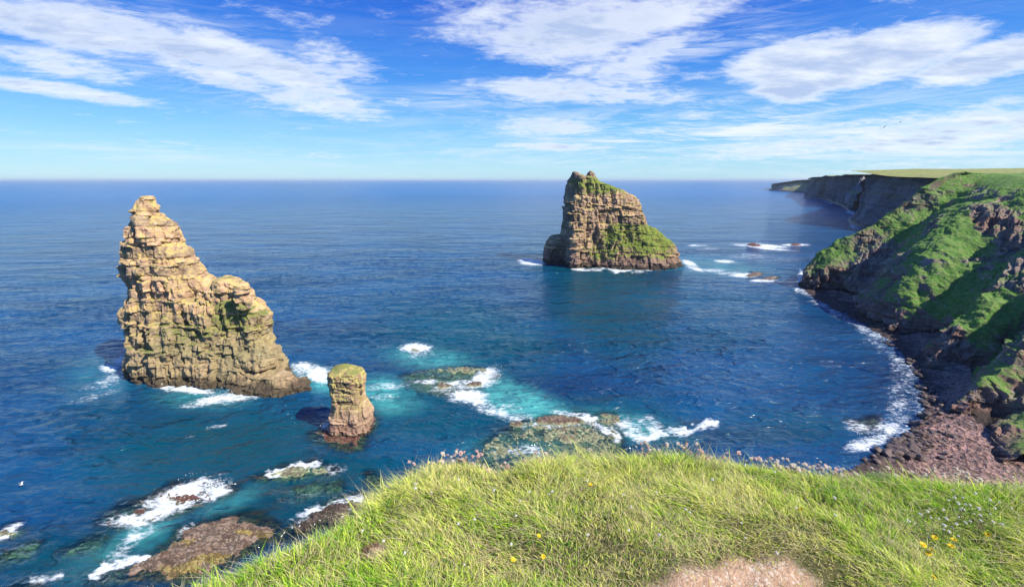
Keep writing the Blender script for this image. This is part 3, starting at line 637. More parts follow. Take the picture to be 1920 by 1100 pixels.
foam = mx(
    0.95 * ell(px, py, 590, 700, 52, 17, 12), 0.8 * ell(px, py, 566, 688, 30, 10, 0), 1.0 * ell(px, py, 450, 742, 56, 12, -8), 0.95 * ell(px, py, 345, 728, 66, 9, 6), 0.75 * ell(px, py, 395, 750, 64, 9, -12),
    0.7 * ell(px, py, 205, 690, 22, 8), 0.5 * ell(px, py, 200, 715, 60, 12, -20), 0.45 * ell(px, py, 180, 742, 60, 7, -15), 0.5 * ell(px, py, 230, 675, 30, 10, -15),
    0.45 * ell(px, py, 720, 725, 55, 9, -5), 0.4 * ell(px, py, 640, 700, 40, 10, 20), 0.35 * ell(px, py, 720, 745, 40, 8),
    0.85 * ell(px, py, 640, 808, 42, 8, -10), 0.8 * stroke(px, py, [(612, 800), (630, 815), (660, 812), (690, 795)], 8),
    1.0 * ell(px, py, 870, 722, 66, 11, -8), 1.0 * ell(px, py, 905, 706, 32, 13, -30), 0.95 * ell(px, py, 875, 742, 45, 16, 5), 0.75 * ell(px, py, 905, 760, 40, 14, 20), 0.5 * ell(px, py, 960, 775, 60, 20, 20), 0.5 * ell(px, py, 800, 715, 35, 6),
    0.95 * ell(px, py, 780, 652, 34, 9), 0.4 * ell(px, py, 790, 664, 34, 8),
    0.85 * stroke(px, py, [(1040, 772), (1090, 780), (1120, 795), (1160, 822)], 9), 0.6 * stroke(px, py, [(1000, 790), (1040, 800), (1080, 795)], 9), 0.5 * stroke(px, py, [(955, 790), (985, 797)], 10),
    0.85 * stroke(px, py, [(1200, 826), (1235, 812), (1290, 808), (1335, 792)], 9), 0.6 * stroke(px, py, [(1165, 795), (1190, 812), (1215, 820)], 15), 0.5 * stroke(px, py, [(1215, 790), (1235, 812)], 14), 0.45 * stroke(px, py, [(930, 850), (990, 838), (1010, 850)], 12), 0.4 * ell(px, py, 1180, 800, 40, 24, 20),
    1.0 * ell(px, py, 340, 925, 88, 17, -20), 1.0 * ell(px, py, 300, 960, 80, 14, -20), 0.95 * ell(px, py, 400, 920, 42, 17, -25), 0.7 * ell(px, py, 235, 975, 50, 12, -10), 0.6 * ell(px, py, 260, 1000, 50, 14, -30),
    0.95 * stroke(px, py, [(510, 888), (545, 880), (590, 868)], 10), 0.4 * ell(px, py, 620, 880, 40, 12),
    0.9 * stroke(px, py, [(590, 962), (620, 948), (665, 935)], 14), 0.5 * stroke(px, py, [(560, 975), (600, 960)], 10),
    1.0 * ell(px, py, 10, 1000, 26, 12, -30), 0.6 * ell(px, py, 30, 985, 26, 8, -30),
    0.9 * stroke(px, py, [(180, 1082), (205, 1062), (240, 1050), (272, 1046)], 11), 0.4 * ell(px, py, 230, 1035, 40, 20, -30), 0.6 * stroke(px, py, [(60, 1085), (110, 1080)], 9), 0.5 * stroke(px, py, [(350, 985), (330, 1005)], 9),
    1.0 * ell(px, py, 1000, 492, 30, 6, 0), 0.75 * ell(px, py, 985, 488, 20, 4), 0.75 * stroke(px, py, [(1070, 501), (1120, 505), (1170, 507), (1230, 502)], 4.5), 0.9 * ell(px, py, 1292, 493, 20, 5, 20), 0.8 * ell(px, py, 1305, 504, 22, 4, 15),
    1.0 * ell(px, py, 1425, 461, 58, 4.0, 3), 0.85 * ell(px, py, 1450, 467, 48, 2.2, 4), 0.95 * ell(px, py, 1492, 459, 32, 2.6), 0.9 * ell(px, py, 1360, 490, 22, 3.2, 3), 0.8 * ell(px, py, 1395, 516, 35, 5), 0.8 * ell(px, py, 1435, 526, 36, 3),
    0.7 * ell(px, py, 1310, 460, 26, 2), 0.6 * ell(px, py, 1330, 466, 30, 2), 0.5 * ell(px, py, 1330, 507, 50, 4), 0.5 * ell(px, py, 1370, 512, 40, 4), 0.35 * ell(px, py, 1400, 480, 110, 8, 4),
    0.45 * stroke(px, py, [(1500, 538), (1512, 552), (1560, 582), (1600, 604), (1645, 630)], 10), 0.36 * stroke(px, py, [(1645, 628), (1682, 662), (1708, 700), (1724, 742)], 26), 0.34 * stroke(px, py, [(1724, 742), (1718, 785), (1690, 812)], 34),
    0.65 * ell(px, py, 1660, 805, 36, 22, -30), 0.65 * ell(px, py, 1625, 832, 46, 14, -10), 0.5 * ell(px, py, 1610, 800, 40, 14, 10), 0.4 * ell(px, py, 1690, 760, 34, 60, 0),
    0.7 * stroke(px, py, [(1505, 505), (1497, 522), (1498, 540)], 4), 0.7 * stroke(px, py, [(1608, 428), (1590, 412), (1598, 395)], 5), 0.5 * stroke(px, py, [(1572, 383), (1540, 373), (1512, 367)], 3), 0.4 * ell(px, py, 355, 818, 14, 2.5, -6), 0.35 * ell(px, py, 400, 800, 40, 4, -8))
nn = fbm(px / 30, py / 14, None, 5, 210, 0.6)
foam = np.clip(foam * (0.9 + 0.75 * nn), 0, 1.1)
milk = mx(0.9 * ell(px, py, 975, 755, 105, 32, 18), 0.75 * ell(px, py, 930, 735, 60, 34, 25), 0.8 * ell(px, py, 600, 712, 60, 24, 15), 0.7 * ell(px, py, 700, 728, 90, 24, 0), 0.5 * ell(px, py, 800, 672, 90, 20, 5),
          0.6 * ell(px, py, 740, 760, 60, 20), 0.6 * ell(px, py, 270, 995, 90, 24, -25), 0.35 * ell(px, py, 380, 745, 100, 22), 0.5 * ell(px, py, 1180, 800, 120, 26, 10), 0.35 * ell(px, py, 1330, 500, 130, 18, 5),
          0.4 * ell(px, py, 430, 940, 70, 20, -20), 0.5 * ell(px, py, 1010, 840, 140, 24), 0.35 * ell(px, py, 220, 1040, 120, 40, -20), 0.25 * ell(px, py, 200, 700, 90, 40, -10))
milk = np.clip(milk * (0.85 + 0.6 * fbm(px / 40, py / 22, None, 4, 211)), 0, 1)
teal = mx(0.9 * ell(px, py, 1140, 560, 170, 110, 20), 0.9 * ell(px, py, 420, 850, 330, 120, -8), 0.8 * ell(px, py, 820, 780, 200, 90), 0.9 * ell(px, py, 600, 920, 300, 90, -10), 0.7 * ell(px, py, 880, 640, 220, 90),  # patch before the broad stack paints its dark green reflection into the colour
          0.75 * ell(px, py, 1120, 800, 200, 60), 0.5 * ell(px, py, 330, 760, 240, 60), 0.5 * ell(px, py, 1480, 800, 170, 40), 0.4 * ell(px, py, 1330, 590, 150, 70), 0.7 * ell(px, py, 200, 1040, 260, 70, -10))
teal = np.clip(teal + 0.25 * fbm(px / 90, py / 40, None, 3, 212), 0, 1)
clear = np.zeros_like(X)
near = np.where((RD.ravel() < 420) & front)[0]
for poly in REEFS:
    w = [G(*p)[:2] for p in poly]; xs = [p[0] for p in w]; ys = [p[1] for p in w]
    k = near[(X[near] > min(xs) - 8) & (X[near] < max(xs) + 8) & (Y[near] > min(ys) - 8) & (Y[near] < max(ys) + 8)]
    if len(k) == 0: continue
    d = seg_dist(X[k], Y[k], w, True) * np.where(inside(X[k], Y[k], w), 1, -1) + 1.5 * fbm(X[k] / 3, Y[k] / 3, None, 3, 215)
    clear[k] = np.maximum(clear[k], ss(-2.6, 0.8, d))
clear = np.maximum(clear, 0.35 * ell(px, py, 560, 930, 140, 60, -15)); clear = np.maximum(clear, 0.3 * ell(px, py, 200, 1040, 200, 60, -15)); clear = np.maximum(clear, 0.3 * ell(px, py, 1400, 815, 160, 22))
ms, t = newmat('sea_water')
g_ = t.n('NewGeometry', out=None); pos = g_.outputs['Position']
dist = t.v('LENGTH', pos)
f_ = t.attr('foam'); mk = t.attr('milk'); tl = t.attr('teal'); cl = t.attr('clear')
pat = t.noise(t.mapv(pos, (0.16, 0.42, 1), rot=(0, 0, R(12))), 1.0, 6, 0.62, 0.6)
patch = t.noise(t.mapv(pos, (0.012, 0.03, 1), rot=(0, 0, R(-10))), 1.0, 4, 0.55)
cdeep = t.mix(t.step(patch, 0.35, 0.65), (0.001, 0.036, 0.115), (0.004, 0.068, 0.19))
cdeep = t.mix(t.step(dist, 250, 2500), cdeep, (0.008, 0.11, 0.31))  # base turns bluer with distance, standing in for the blue sky reflection
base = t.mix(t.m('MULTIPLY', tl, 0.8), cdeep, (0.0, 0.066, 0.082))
base = t.mix(t.m('MULTIPLY', mk, t.step(pat, 0.25, 0.65, 0.35, 0.95)), base, (0.10, 0.50, 0.46))
# waves: swell, chop and ripples
w1 = t.noise(t.mapv(pos, (0.06, 0.15, 1), rot=(0, 0, R(14))), 1.0, 3, 0.5, 0.3)
w2 = t.noise(t.mapv(pos, (0.30, 0.60, 1), rot=(0, 0, R(8))), 1.0, 4, 0.6, 0.4)
w3 = t.noise(t.mapv(pos, (0.9, 1.8, 1), rot=(0, 0, R(22))), 1.0, 4, 0.6, 0.3)
gust = t.step(t.noise(t.mapv(pos, (0.008, 0.02, 1), rot=(0, 0, R(20))), 1.0, 4, 0.6), 0.3, 0.7, 0.6, 1.25)
calm = t.m('SUBTRACT', 1.0, t.m('MULTIPLY', t.step(tl, 0.4, 1.0), 0.35))
w0 = t.noise(t.mapv(pos, (0.018, 0.05, 1), rot=(0, 0, R(11))), 1.0, 3, 0.55, 0.3)
hg = t.m('MULTIPLY', t.m('ADD', t.m('ADD', t.m('ADD', t.m('MULTIPLY', w0, 2.2), t.m('MULTIPLY', w1, 1.5)), t.m('MULTIPLY', w2, 0.55)), t.m('MULTIPLY', w3, 0.16)), t.m('MULTIPLY', gust, calm))
bp = t.n('Bump', {'Strength': 1.0, 'Distance': 1.9, 'Height': hg})
lace = t.n('TexVoronoi', {'Vector': t.v('ADD', t.mapv(pos, (0.55, 0.9, 1)), t.v('MULTIPLY', t.noise(pos, 0.8, 3, 0.6, out=1), (1.2, 1.2, 0))), 'Scale': 1.0}, feature='DISTANCE_TO_EDGE', out=0)
pp = t.m('ADD', t.m('MULTIPLY', pat, 0.75), t.m('MULTIPLY', t.m('SUBTRACT', 0.25, t.m('MINIMUM', lace, 0.25)), 1.0))
fine = t.noise(pos, 2.4, 4, 0.7)
mid = t.noise(t.mapv(pos, (0.5, 0.9, 1), rot=(0, 0, R(-20))), 1.0, 5, 0.7, 1.2)
fm = t.m('ADD', t.m('ADD', f_, t.m('MULTIPLY', t.m('SUBTRACT', pp, 0.5), 1.1)), t.m('MULTIPLY', t.m('SUBTRACT', mid, 0.5), 1.5))
ff = t.m('MULTIPLY', t.step(fm, 0.22, 0.95), t.step(f_, 0.02, 0.25))
# whitecaps far out, very sparse
wc = t.m('MULTIPLY', t.step(t.noise(t.mapv(pos, (0.10, 0.35, 1)), 1.0, 5, 0.75), 0.765, 0.79), 0.6)
ff = t.m('MAXIMUM', ff, wc)
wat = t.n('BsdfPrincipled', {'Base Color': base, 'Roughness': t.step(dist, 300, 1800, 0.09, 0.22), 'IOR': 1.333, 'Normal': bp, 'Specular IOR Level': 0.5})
tr = t.n('BsdfTransparent', {'Color': (0.6, 0.88, 0.80)}); gl_ = t.n('BsdfGlossy', {'Color': (1, 1, 1), 'Roughness': 0.09, 'Normal': bp})
fr = t.n('Fresnel', {'IOR': 1.333, 'Normal': bp})
clr = t.n('MixShader', {0: fr, 1: tr, 2: gl_})
w_ = t.n('MixShader', {0: t.m('MULTIPLY', cl, t.m('SUBTRACT', 0.86, t.m('MULTIPLY', mk, 0.35))), 1: wat, 2: clr})
fo = t.n('BsdfPrincipled', {'Base Color': t.mix(t.step(fine, 0.3, 0.7), (0.68, 0.78, 0.82), (0.86, 0.88, 0.88)), 'Roughness': 0.7, 'Normal': t.n('Bump', {'Strength': 0.5, 'Distance': 0.3, 'Height': t.m('ADD', fine, pat)})})
out(t, t.n('MixShader', {0: t.m('MULTIPLY', ff, 0.95), 1: w_, 2: fo}))
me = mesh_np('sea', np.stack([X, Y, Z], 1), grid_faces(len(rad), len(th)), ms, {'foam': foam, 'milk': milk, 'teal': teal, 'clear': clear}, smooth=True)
link('sea', me, kind='structure')
msb, t = newmat('seabed_rock'); g_ = t.n('NewGeometry', out=None)
out(t, t.n('BsdfPrincipled', {'Base Color': t.mix(t.step(t.noise(g_.outputs['Position'], 0.18, 5, 0.65), 0.4, 0.62), (0.01, 0.035, 0.035), (0.06, 0.10, 0.075)), 'Roughness': 0.9}))
s_ = 700
gx = np.linspace(-s_, s_, 200); XX, YY = np.meshgrid(gx, gx)
me = mesh_np('seabed', np.stack([XX.ravel(), YY.ravel(), (-5 + 1.5 * fbm(XX / 30, YY / 30)).ravel()], 1), grid_faces(200, 200), msb, smooth=True)
link('seabed', me, kind='structure')

V, F_ = [], []; rs = np.random.default_rng(61)
for (a, b, wx_, hh, n_) in [(925, 706, 2.6, 2.6, 700), (905, 712, 4, 1.2, 500), (780, 651, 3, 1.0, 400), (345, 925, 5, 0.7, 500), (400, 915, 3, 0.8, 300), (612, 800, 1.5, 0.8, 200), (590, 700, 4, 0.8, 300), (440, 733, 4, 1.0, 300), (1640, 815, 4, 1.0, 300), (1000, 491, 6, 2.5, 300), (1120, 800, 4, .8, 300), (1420, 459, 9, 2.5, 300)]:
    c0 = G(a, b)
    for i in range(n_):
        p = np.array([c0[0] + rs.normal(0, wx_ / 2), c0[1] + rs.normal(0, wx_ / 2), abs(rs.normal(0, hh * 0.55))]); q_ = rs.uniform(0.02, 0.09) * (1 if b > 550 else 2.2)
        b0_ = len(V); V += [tuple(p + rs.normal(0, q_, 3)) for _ in range(4)]; F_ += [(b0_, b0_ + 1, b0_ + 2), (b0_, b0_ + 2, b0_ + 3), (b0_, b0_ + 3, b0_ + 1), (b0_ + 1, b0_ + 3, b0_ + 2)]
msp, t = newmat('spray_drop'); out(t, t.n('BsdfPrincipled', {'Base Color': (0.85, 0.88, 0.9), 'Roughness': 0.6}))
link('sea_spray', mesh_np('sea_spray', V, F_, msp), kind='stuff')

# ================================================================== HEADLAND UNDERFOOT
GZ = CH - 1.6
ep = [(224, 1174), (304, 1114), (374, 1079), (464, 1044), (599, 989), (674, 939), (716, 902), (775, 871), (850, 844), (900, 848), (935, 864), (990, 848), (1060, 846), (1150, 844), (1220, 836), (1300, 842),
      (1420, 852), (1560, 872), (1640, 879), (1700, 886), (1800, 894), (1920, 900), (2060, 910)]
edge = [(-60, -90), (-25, -40), (-6, -4), (-2.6, 0.6)] + [G(a, b, GZ)[:2] for a, b in ep] + [(5, 2.4), (9, 2.6), (16, 2), (35, 4), (80, 20), (130, 50)]
hpoly = edge + [(400, 60), (400, -300), (-60, -300)]
def sd_edge(x, y):
    return seg_dist(x, y, edge) * np.where(inside(x, y, hpoly), -1, 1)     # negative on the turf
def hground(x, y):
    h = GZ + 0.07 * fbm(x / 0.9, y / 0.9, None, 3, 301) + 0.025 * fbm(x / 0.22, y / 0.22, None, 2, 302)
    h = h - 0.10 * np.exp(-((x - 1.05) ** 2 / 0.35 + (y - 1.25) ** 2 / 0.05))            # worn hollow of the path
    return h
dirt_c = [G(1215, 1084, GZ)[:2], G(1300, 1068, GZ)[:2], G(1380, 1052, GZ)[:2], G(1480, 1048, GZ)[:2], G(1530, 1082, GZ)[:2], G(1560, 1130, GZ)[:2], G(1400, 1250, GZ)[:2], G(1180, 1250, GZ)[:2], G(1190, 1110, GZ)[:2]]
def dirt(x, y):
    d = seg_dist(x, y, dirt_c, True) * np.where(inside(x, y, dirt_c), 1, -1) + 0.05 * fbm(x / 0.12, y / 0.12, None, 3, 305)
    return ss(-0.03, 0.05, d)
clump = G(702, 1042, GZ)
gx = np.concatenate([np.geomspace(60, 5.1, 20) * -1, np.arange(-5, 7, 0.035), np.geomspace(7.1, 400, 25)])
gy = np.concatenate([np.geomspace(300, 2.1, 25) * -1, np.arange(-2, 4.2, 0.035), np.geomspace(4.3, 60, 16)])
XX, YY = np.meshgrid(gx, gy); x, y = XX.ravel(), YY.ravel()
sd = sd_edge(x, y)
z = hground(x, y) - 0.35 * ss(-0.18, 0.25, sd) - np.maximum(sd, 0) * 1.5
z += 0.02 * (1 - ss(0.02, 0.09, np.hypot(x - clump[0], y - clump[1])))
f = grid_faces(len(gy), len(gx)); k = (sd < 0.5)[f].all(1) & (np.abs(np.diff(XX.ravel()[f], axis=1)).max(1) < 900); f = f[k]
used = np.unique(f); mp = np.zeros(len(x), int); mp[used] = np.arange(len(used))
dr = dirt(x, y); dr = np.maximum(dr, 1 - ss(0.03, 0.075, np.hypot(x - clump[0], y - clump[1])))
mt, t = newmat('turf_soil'); pos = t.n('NewGeometry', out=None).outputs['Position']
c = t.mix(t.step(t.noise(pos, 9, 5, 0.7), 0.4, 0.6), (0.06, 0.08, 0.02), (0.13, 0.12, 0.05))
dc = t.mix(t.step(t.noise(pos, 14, 6, 0.7), 0.35, 0.65), (0.64, 0.42, 0.28), (0.48, 0.30, 0.19))
dc = t.mix(t.step(t.noise(t.mapv(pos, (60, 15, 20), rot=(0, 0, R(30))), 1.0, 4, 0.7), 0.5, 0.72), dc, (0.72, 0.55, 0.36))
gv = t.n('TexVoronoi', {'Vector': pos, 'Scale': 95.0}, out=None)
dc = t.mix(t.step(t.n('SeparateColor', {0: gv.outputs['Color']}, out=0), 0.7, 0.9), dc, (0.74, 0.6, 0.47))
dc = t.mix(t.step(t.noise(pos, 120, 3, 0.7), 0.58, 0.66, 0, 0.8), dc, (0.2, 0.12, 0.08))
c = t.mix(t.attr('dirt'), c, dc)
out(t, t.n('BsdfPrincipled', {'Base Color': c, 'Roughness': 0.95, 'Specular IOR Level': 0.1, 'Normal': t.n('Bump', {'Strength': 0.9, 'Distance': 0.03, 'Height': t.m('ADD', t.noise(pos, 22, 6, 0.75), t.m('MULTIPLY', t.noise(pos, 90, 3, 0.6), 0.3))})}))
me = mesh_np('headland', np.stack([x, y, z], 1)[used], mp[f], mt, {'dirt': dr[used]}, smooth=True)
link('headland', me, kind='structure')
# the cliff beneath it
foot_ = {0: 0}
E = np.array(edge[1:]); sel = [0, 1, 2, 3, 5, 7, 9, 12, 15, 18, 21, 24, 26, 28, 30, 31, 32]
sel = [i for i in sel if i < len(E)]
E = E[sel]
cc = []
for i, (ex, ey) in enumerate(E):
    a = E[max(i - 1, 0)]; b = E[min(i + 1, len(E) - 1)]; tx, ty = b - a; L_ = math.hypot(tx, ty) + 1e-9; nx, ny = -ty / L_, tx / L_
    s = 1 + 1.2 * min(1, max(0, (ex - 10) / 60))
    cc.append([(ex - nx * 0.8, ey - ny * .8, GZ - 0.35), (ex - nx * .15, ey - ny * .15, GZ - 0.6), (ex + nx * 1.2, ey + ny * 1.2, GZ - 6), (ex + nx * 4 * s, ey + ny * 4 * s, 35), (ex + nx * 9 * s, ey + ny * 9 * s, 12), (ex + nx * 13 * s, ey + ny * 13 * s, -3)])
def disp_h(P, N):
    x, y, z = P.T; m = (1 - ss(50, 58, z))
    P1 = P + N * (2.0 * fbm(x / 12, y / 12, z / 30, 4, 61) * m)[:, None]
    P2, bed, blk = strata(P1, N, T=1.5, bw=3, amp=0.5, seed=71, rough=0.5, big=0.8)
    return P1 + (P2 - P1) * m[:, None], bed, blk
sweep('headland_cliff', cc, 300, 260, m_cliff, disp_h)

# ================================================================== GRASS
mg_, t = newmat('grass_blade')
bc = t.n('Attribute', attribute_name='bc', out=0)
d1 = t.n('BsdfPrincipled', {'Base Color': bc, 'Roughness': 0.55, 'Specular IOR Level': 0.3}); d2 = t.n('BsdfTranslucent', {'Color': bc})
out(t, t.n('MixShader', {0: 0.35, 1: d1, 2: d2}))
def blades(name, n, xr, yr, Lr, wd, seed, dens=None, tall=0.0, keepf=None, lean=0.5, colf=None, seg=4, wide=False):
    r = np.random.default_rng(seed)
    x = r.uniform(*xr, n); y = r.uniform(*yr, n)
    sd = sd_edge(x, y); k = (sd < 0.04)
    px, py = proj(x, y, np.full_like(x, GZ)); inn = (px > -140) & (px < 2080) & (py < 1330) & (y > 0.2); k &= (~inn if wide else inn)
    k &= r.random(n) > dirt(x, y) * 0.91
    k &= np.hypot(x - clump[0], y - clump[1]) > 0.05
    dn = 0.55 + 0.9 * fbm(x / 0.10, y / 0.10, None, 2, seed + 3) + 0.3
    k &= r.random(n) < np.clip(dn, 0.1, 1)
    if keepf is not None: k &= keepf(x, y, px, py, r)
    x, y, px, py, sd = x[k], y[k], px[k], py[k], sd[k]; n = len(x)
    z = hground(x, y) - 0.35 * ss(-0.18, 0.25, sd) - 0.01
    tuft = fbm(x / 0.14, y / 0.14, None, 2, 311); tuft2 = fbm(x / 0.45, y / 0.45, None, 3, 312)
    # the turf gets short and dry towards the trodden path
    worn = mx(1 - ss(0.05, 0.30, seg_dist(x, y, dirt_c, True)), 0.7 * ell(px, py, 1050, 1040, 260, 60), 0.6 * ell(px, py, 1330, 1000, 300, 40))
    L_ = (Lr[0] + (Lr[1] - Lr[0]) * r.random(n) ** 1.2) * (1 + 0.45 * tuft + 0.25 * tuft2) * (1 - 0.55 * worn)
    # direction: wind bias plus tuft-coherent swirl
    ang = 4.2 * fbm(x / 0.28, y / 0.28, None, 3, 315) + r.normal(0, 1.25, n) + 2.4
    ln = lean * (0.5 + r.random(n)) * (1 + 0.4 * tuft2)
    dx, dy = np.cos(ang) * ln, np.sin(ang) * ln * 0.8
    dx = dx - 0.12 - 0.10 * (x > 1.2)
    t_ = np.linspace(0, 1, seg + 1)
    cx = x[:, None] + (dx * L_)[:, None] * t_[None] ** 1.8
    cy = y[:, None] + (dy * L_)[:, None] * t_[None] ** 1.8
    cz = z[:, None] + L_[:, None] * (t_[None] - 0.28 * np.minimum(ln, 1.3)[:, None] * t_[None] ** 2.2)
    fa = r.uniform(0, math.pi, n); wx, wy = np.cos(fa), np.sin(fa)
    w = wd * (0.6 + 0.8 * r.random(n))[:, None] * (1 - t_[None] ** 2.2 * 0.93) * 0.5
    V = np.empty((n, seg + 1, 2, 3))
    V[:, :, 0, 0] = cx - wx[:, None] * w; V[:, :, 0, 1] = cy - wy[:, None] * w; V[:, :, 0, 2] = cz
    V[:, :, 1, 0] = cx + wx[:, None] * w; V[:, :, 1, 1] = cy + wy[:, None] * w; V[:, :, 1, 2] = cz
    b0 = (np.arange(n) * (seg + 1) * 2)[:, None, None]; s_ = (np.arange(seg) * 2)[None, :, None]
    F_ = (b0 + s_ + np.array([0, 1, 3, 2])[None, None, :]).reshape(-1, 4)
    C = colf(x, y, px, py, r, n, tuft, tuft2, worn)
    CC = np.repeat(C[:, None, :], (seg + 1) * 2, 1).reshape(n, seg + 1, 2, 3)
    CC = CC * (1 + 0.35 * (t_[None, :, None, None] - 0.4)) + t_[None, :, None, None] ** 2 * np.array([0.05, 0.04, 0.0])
    return V.reshape(-1, 3), F_, np.clip(CC.reshape(-1, 3), 0, 1)
green = np.array([0.21, 0.45, 0.025]); lime = np.array([0.52, 0.70, 0.06]); yel = np.array([0.76, 0.76, 0.20]); straw = np.array([0.66, 0.54, 0.28]); deep = np.array([0.07, 0.2, 0.02])
def colf(x, y, px, py, r, n, t1, t2, worn):
    a = fbm(x / 0.6, y / 0.6, None, 3, 330); b = fbm(x / 0.2, y / 0.2, None, 2, 331)
    s = np.clip(0.56 + 0.7 * a + 0.35 * b + r.normal(0, 0.28, n) + 0.22 * ell(px, py, 1000, 930, 350, 60) - 0.25 * ell(px, py, 520, 1060, 200, 60) - 0.1 * ell(px, py, 1600, 950, 260, 50), 0, 1)
    C = green * (1 - ss(0.1, 0.5, s))[:, None] + lime * (ss(0.1, 0.5, s) * (1 - ss(0.5, 0.95, s)))[:, None] + yel * ss(0.5, 0.95, s)[:, None]
    st = (r.random(n) < 0.10 + 0.5 * worn + 0.12 * (b > 0.15)); C[st] = straw * r.uniform(0.7, 1.1, st.sum())[:, None]
    dk = (r.random(n) < 0.18 - 0.1 * worn); C[dk] = deep * 1.3
    return C * r.uniform(0.85, 1.4, n)[:, None]
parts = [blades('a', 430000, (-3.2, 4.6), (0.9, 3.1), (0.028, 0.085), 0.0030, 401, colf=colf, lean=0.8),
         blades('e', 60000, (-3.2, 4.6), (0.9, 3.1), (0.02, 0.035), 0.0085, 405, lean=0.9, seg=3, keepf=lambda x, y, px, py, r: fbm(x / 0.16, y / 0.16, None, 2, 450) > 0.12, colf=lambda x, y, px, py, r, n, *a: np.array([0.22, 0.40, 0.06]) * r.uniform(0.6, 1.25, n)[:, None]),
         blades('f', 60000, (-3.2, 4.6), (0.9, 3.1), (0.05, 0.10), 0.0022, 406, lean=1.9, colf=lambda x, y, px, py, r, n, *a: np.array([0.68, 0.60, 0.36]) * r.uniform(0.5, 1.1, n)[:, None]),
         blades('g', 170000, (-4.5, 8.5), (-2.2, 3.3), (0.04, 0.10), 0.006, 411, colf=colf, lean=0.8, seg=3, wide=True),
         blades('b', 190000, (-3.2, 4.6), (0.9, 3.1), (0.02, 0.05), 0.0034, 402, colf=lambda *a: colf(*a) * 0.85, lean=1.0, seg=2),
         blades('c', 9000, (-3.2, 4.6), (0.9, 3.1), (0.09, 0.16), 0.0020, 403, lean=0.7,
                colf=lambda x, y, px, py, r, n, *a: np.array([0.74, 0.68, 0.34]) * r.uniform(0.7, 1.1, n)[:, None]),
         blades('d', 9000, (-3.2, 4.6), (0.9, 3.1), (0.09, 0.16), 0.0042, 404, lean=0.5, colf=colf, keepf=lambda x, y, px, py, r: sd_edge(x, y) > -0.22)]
V, F_, C = [], [], []; off = 0
for (v, f, c_) in parts: V.append(v); F_.append(f + off); C.append(c_); off += len(v)
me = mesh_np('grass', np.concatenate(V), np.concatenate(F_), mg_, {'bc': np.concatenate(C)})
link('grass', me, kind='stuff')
# dry grass tuft that stands on the bare spot
r = np.random.default_rng(77); V, F_, C = [], [], []
for i in range(420):
    a = r.uniform(0, 6.28); rr = 0.045 * math.sqrt(r.random()); x0, y0 = clump[0] + rr * math.cos(a), clump[1] + rr * math.sin(a); L_ = r.uniform(0.02, 0.045)
    a2_ = a + r.normal(0, 1.0); z0 = GZ + 0.005; w = 0.002
    b = len(V); 
    for k_, q in enumerate((0, .5, 1)):
        cx_, cy_, cz_ = x0 + math.cos(a2_) * L_ * q * 0.9, y0 + math.sin(a2_) * L_ * q * 0.9, z0 + L_ * (q - 0.6 * q * q)
        V += [(cx_ - w * math.sin(a2_) * (1 - q * .8), cy_ + w * math.cos(a2_) * (1 - q * .8), cz_), (cx_ + w * math.sin(a2_) * (1 - q * .8), cy_ - w * math.cos(a2_) * (1 - q * .8), cz_)]
    F_ += [(b, b + 1, b + 3, b + 2), (b + 2, b + 3, b + 5, b + 4)]; C += [np.array([0.30, 0.19, 0.12]) * r.uniform(0.5, 1.2)] * 6
link('dead_tuft', mesh_np('dead_tuft', V, F_, mg_, {'bc': C}), 'round brown dead tuft of thrift in the grass at lower left', 'dead tuft')

# ================================================================== FLOWERS
def simple(name, c1, c2=None, rough=0.6, tr=0.2, sc=300):
    m, t = newmat(name); pos = t.n('TexCoord', out=3)
    cc_ = t.mix(t.step(t.noise(pos, sc, 3, 0.6), 0.4, 0.62), c1, c2 or c1)
    a = t.n('BsdfPrincipled', {'Base Color': cc_, 'Roughness': rough}); b = t.n('BsdfTranslucent', {'Color': cc_})
    out(t, t.n('MixShader', {0: tr, 1: a, 2: b})); return m
m_stem = simple('flower_stem', (0.20, 0.22, 0.07), (0.28, 0.24, 0.12)); m_pink = simple('thrift_petal', (0.72, 0.50, 0.44), (0.58, 0.36, 0.28)); m_pale = simple('faded_thrift_petal', (0.80, 0.70, 0.58), (0.6, 0.48, 0.36))
m_yel = simple('hawkweed_petal', (0.85, 0.58, 0.01), (0.9, 0.68, 0.02)); m_white = simple('clover_petal', (0.80, 0.78, 0.70), (0.66, 0.62, 0.52)); m_org = simple('flower_centre', (0.6, 0.34, 0.01))
def stem_mesh(name, h, bend, rad_=0.0011, n=6, s=4):
    V, F_ = [], []
    for i in range(n):
        t_ = i / (n - 1); cx_, cz_ = bend * t_ ** 1.8, h * t_
        for k_ in range(s):
            a = k_ * 2 * math.pi / s; V.append((cx_ + rad_ * math.cos(a), rad_ * math.sin(a), cz_))
    F_ = grid_faces(n, s, True)
    return mesh_np(name, V, F_, m_stem, smooth=True), (bend, 0, h)
